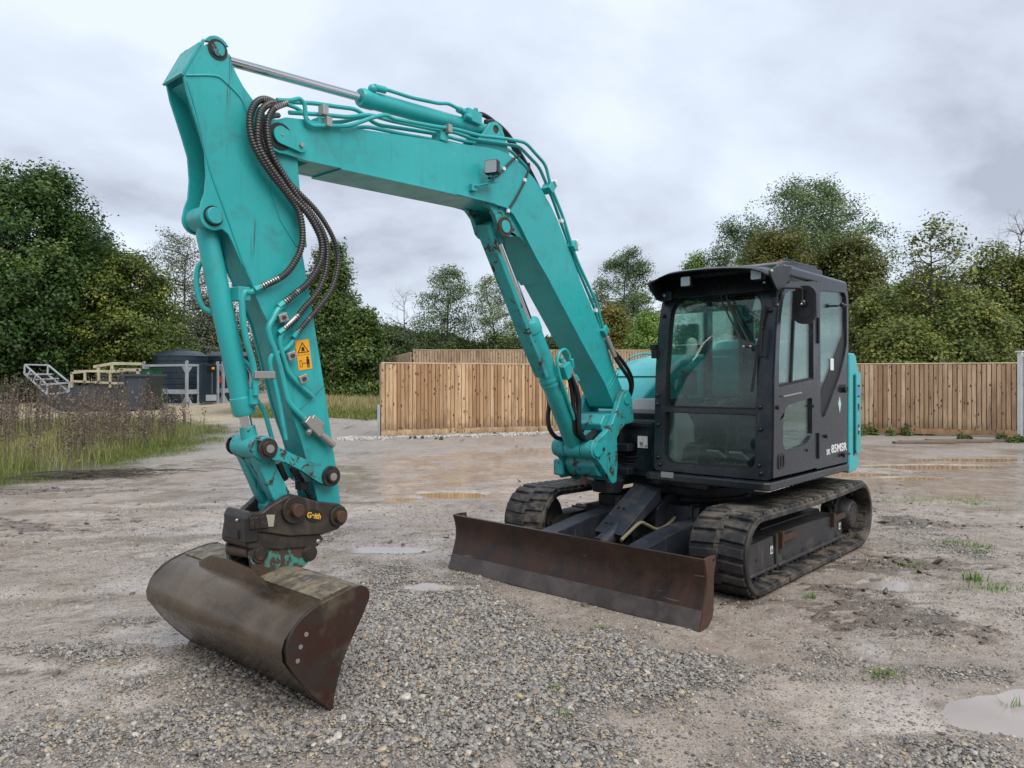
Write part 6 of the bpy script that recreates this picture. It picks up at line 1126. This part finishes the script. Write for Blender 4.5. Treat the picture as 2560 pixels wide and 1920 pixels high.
def bushlet(name, label, x, y, r_, h_, n, mat, grp):
    k = max(3, int(r_*14)); P = []; O = []
    for _ in range(k):
        c = np.array([x+g.normal(0, r_*.6), y+g.normal(0, r_*.35), 0]); c[2] = ground_h(c[:1], c[1:2])[0]; e_ = g.normal(0, 1, (n//k, 3)); e_ /= np.linalg.norm(e_, axis=1)[:, None]; e_[:, 2] = np.abs(e_[:, 2]); hh = h_*g.uniform(.45, 1); P.append(c+e_*np.array([hh*.6, hh*.6, hh])*(g.random((n//k, 1))**.4)); O.append(e_)
    o = quads_mesh(name, leaves(g, np.concatenate(P), .05+.03*h_, out=np.concatenate(O)), g.normal(.42, .22, k*(n//k)), mat); tag(o, label, 'weed', grp)
for i, (px_, py_, r_, h_, n_, lb) in enumerate(((2200, 1085, .5, .40, 1300, 'leafy green weeds between counterweight and damp fence'), (2140, 1080, .28, .62, 900, 'tall leafy weed next to the counterweight'), (2290, 1085, .45, .28, 900, 'low spreading weeds along the damp fence'), (2335, 1068, .35, .42, 900, 'rounded weed clump against the damp fence boards'), (2430, 1095, .4, .18, 600, 'low weeds behind the grey timbers'), (2520, 1100, .5, .32, 900, 'weed clump at the foot of the white gate'))):
    Y = 2923/(py_-950)-.5; bushlet('fence_weed', lb, (px_-1280)/1850*Y, Y, r_, h_, n_, L_horn, 'weeds by the damp fence')
for (px_, py_, r_, h_, n_, lb) in ((1382, 1075, .22, .40, 800, 'leafy weed clump at the new fence beside the cylinder'), (1030, 1095, .2, .14, 400, 'low weed near the left end of the new fence'), (1235, 1085, .18, .10, 300, 'small weed halfway along the new fence'), (1090, 1098, .2, .08, 300, 'flat weed patch before the new fence')):
    Y = 2923/(py_-950)-.3; bushlet('fence_weed', lb, (px_-1280)/1850*Y, Y, r_, h_, n_, L_horn, 'weeds by the new fence')
# a heap of pulled dry stalks at the edge of the verge
hp_ = MB(); r_ = random.Random(4)
for k in range(70): x = -6.75+r_.gauss(0, .5); y = 12.0+r_.gauss(0, .14)+(x+6.75)*.35; a = r_.gauss(.3, .5); l_ = r_.uniform(.25, .6); z = GZ(x, y)+r_.uniform(.01, .09); hp_.tube([(x-l_*math.cos(a), y-l_*math.sin(a), z), (x, y, z+.03), (x+l_*math.cos(a), y+l_*math.sin(a), z-.01)], .006, 4, 2)
tag(hp_.build('brushwood_heap', M_bark), 'low heap of dark dry stalks at the edge of the verge', 'brushwood', kind='stuff')
# pale rubble along the foot of the new fence
n = 2600; x = g.uniform(-4.6, 3.5, n); y = 20.55+(x+3.65)*.415-.35-np.abs(g.normal(0, .35, n)); sz = g.uniform(.02, .05, n)
m = N('pale_stone'); oi = m.n('ShaderNodeObjectInfo'); m.set(Base_Color=m.mix(oi.outputs['Random'], (.22, .20, .18), (.55, .52, .47)), Roughness=.6)
scatter('rubble', [lump('stone', m.m, 50+i, .28, 1) for i in range(4)], np.stack([x, y, ground_h(x, y)+sz*.3], -1), g.uniform(0, 6.28, (n, 3)), np.stack([sz, sz*.8, sz*.6], -1), 'pale broken stones along the foot of the new fence', 'rubble')
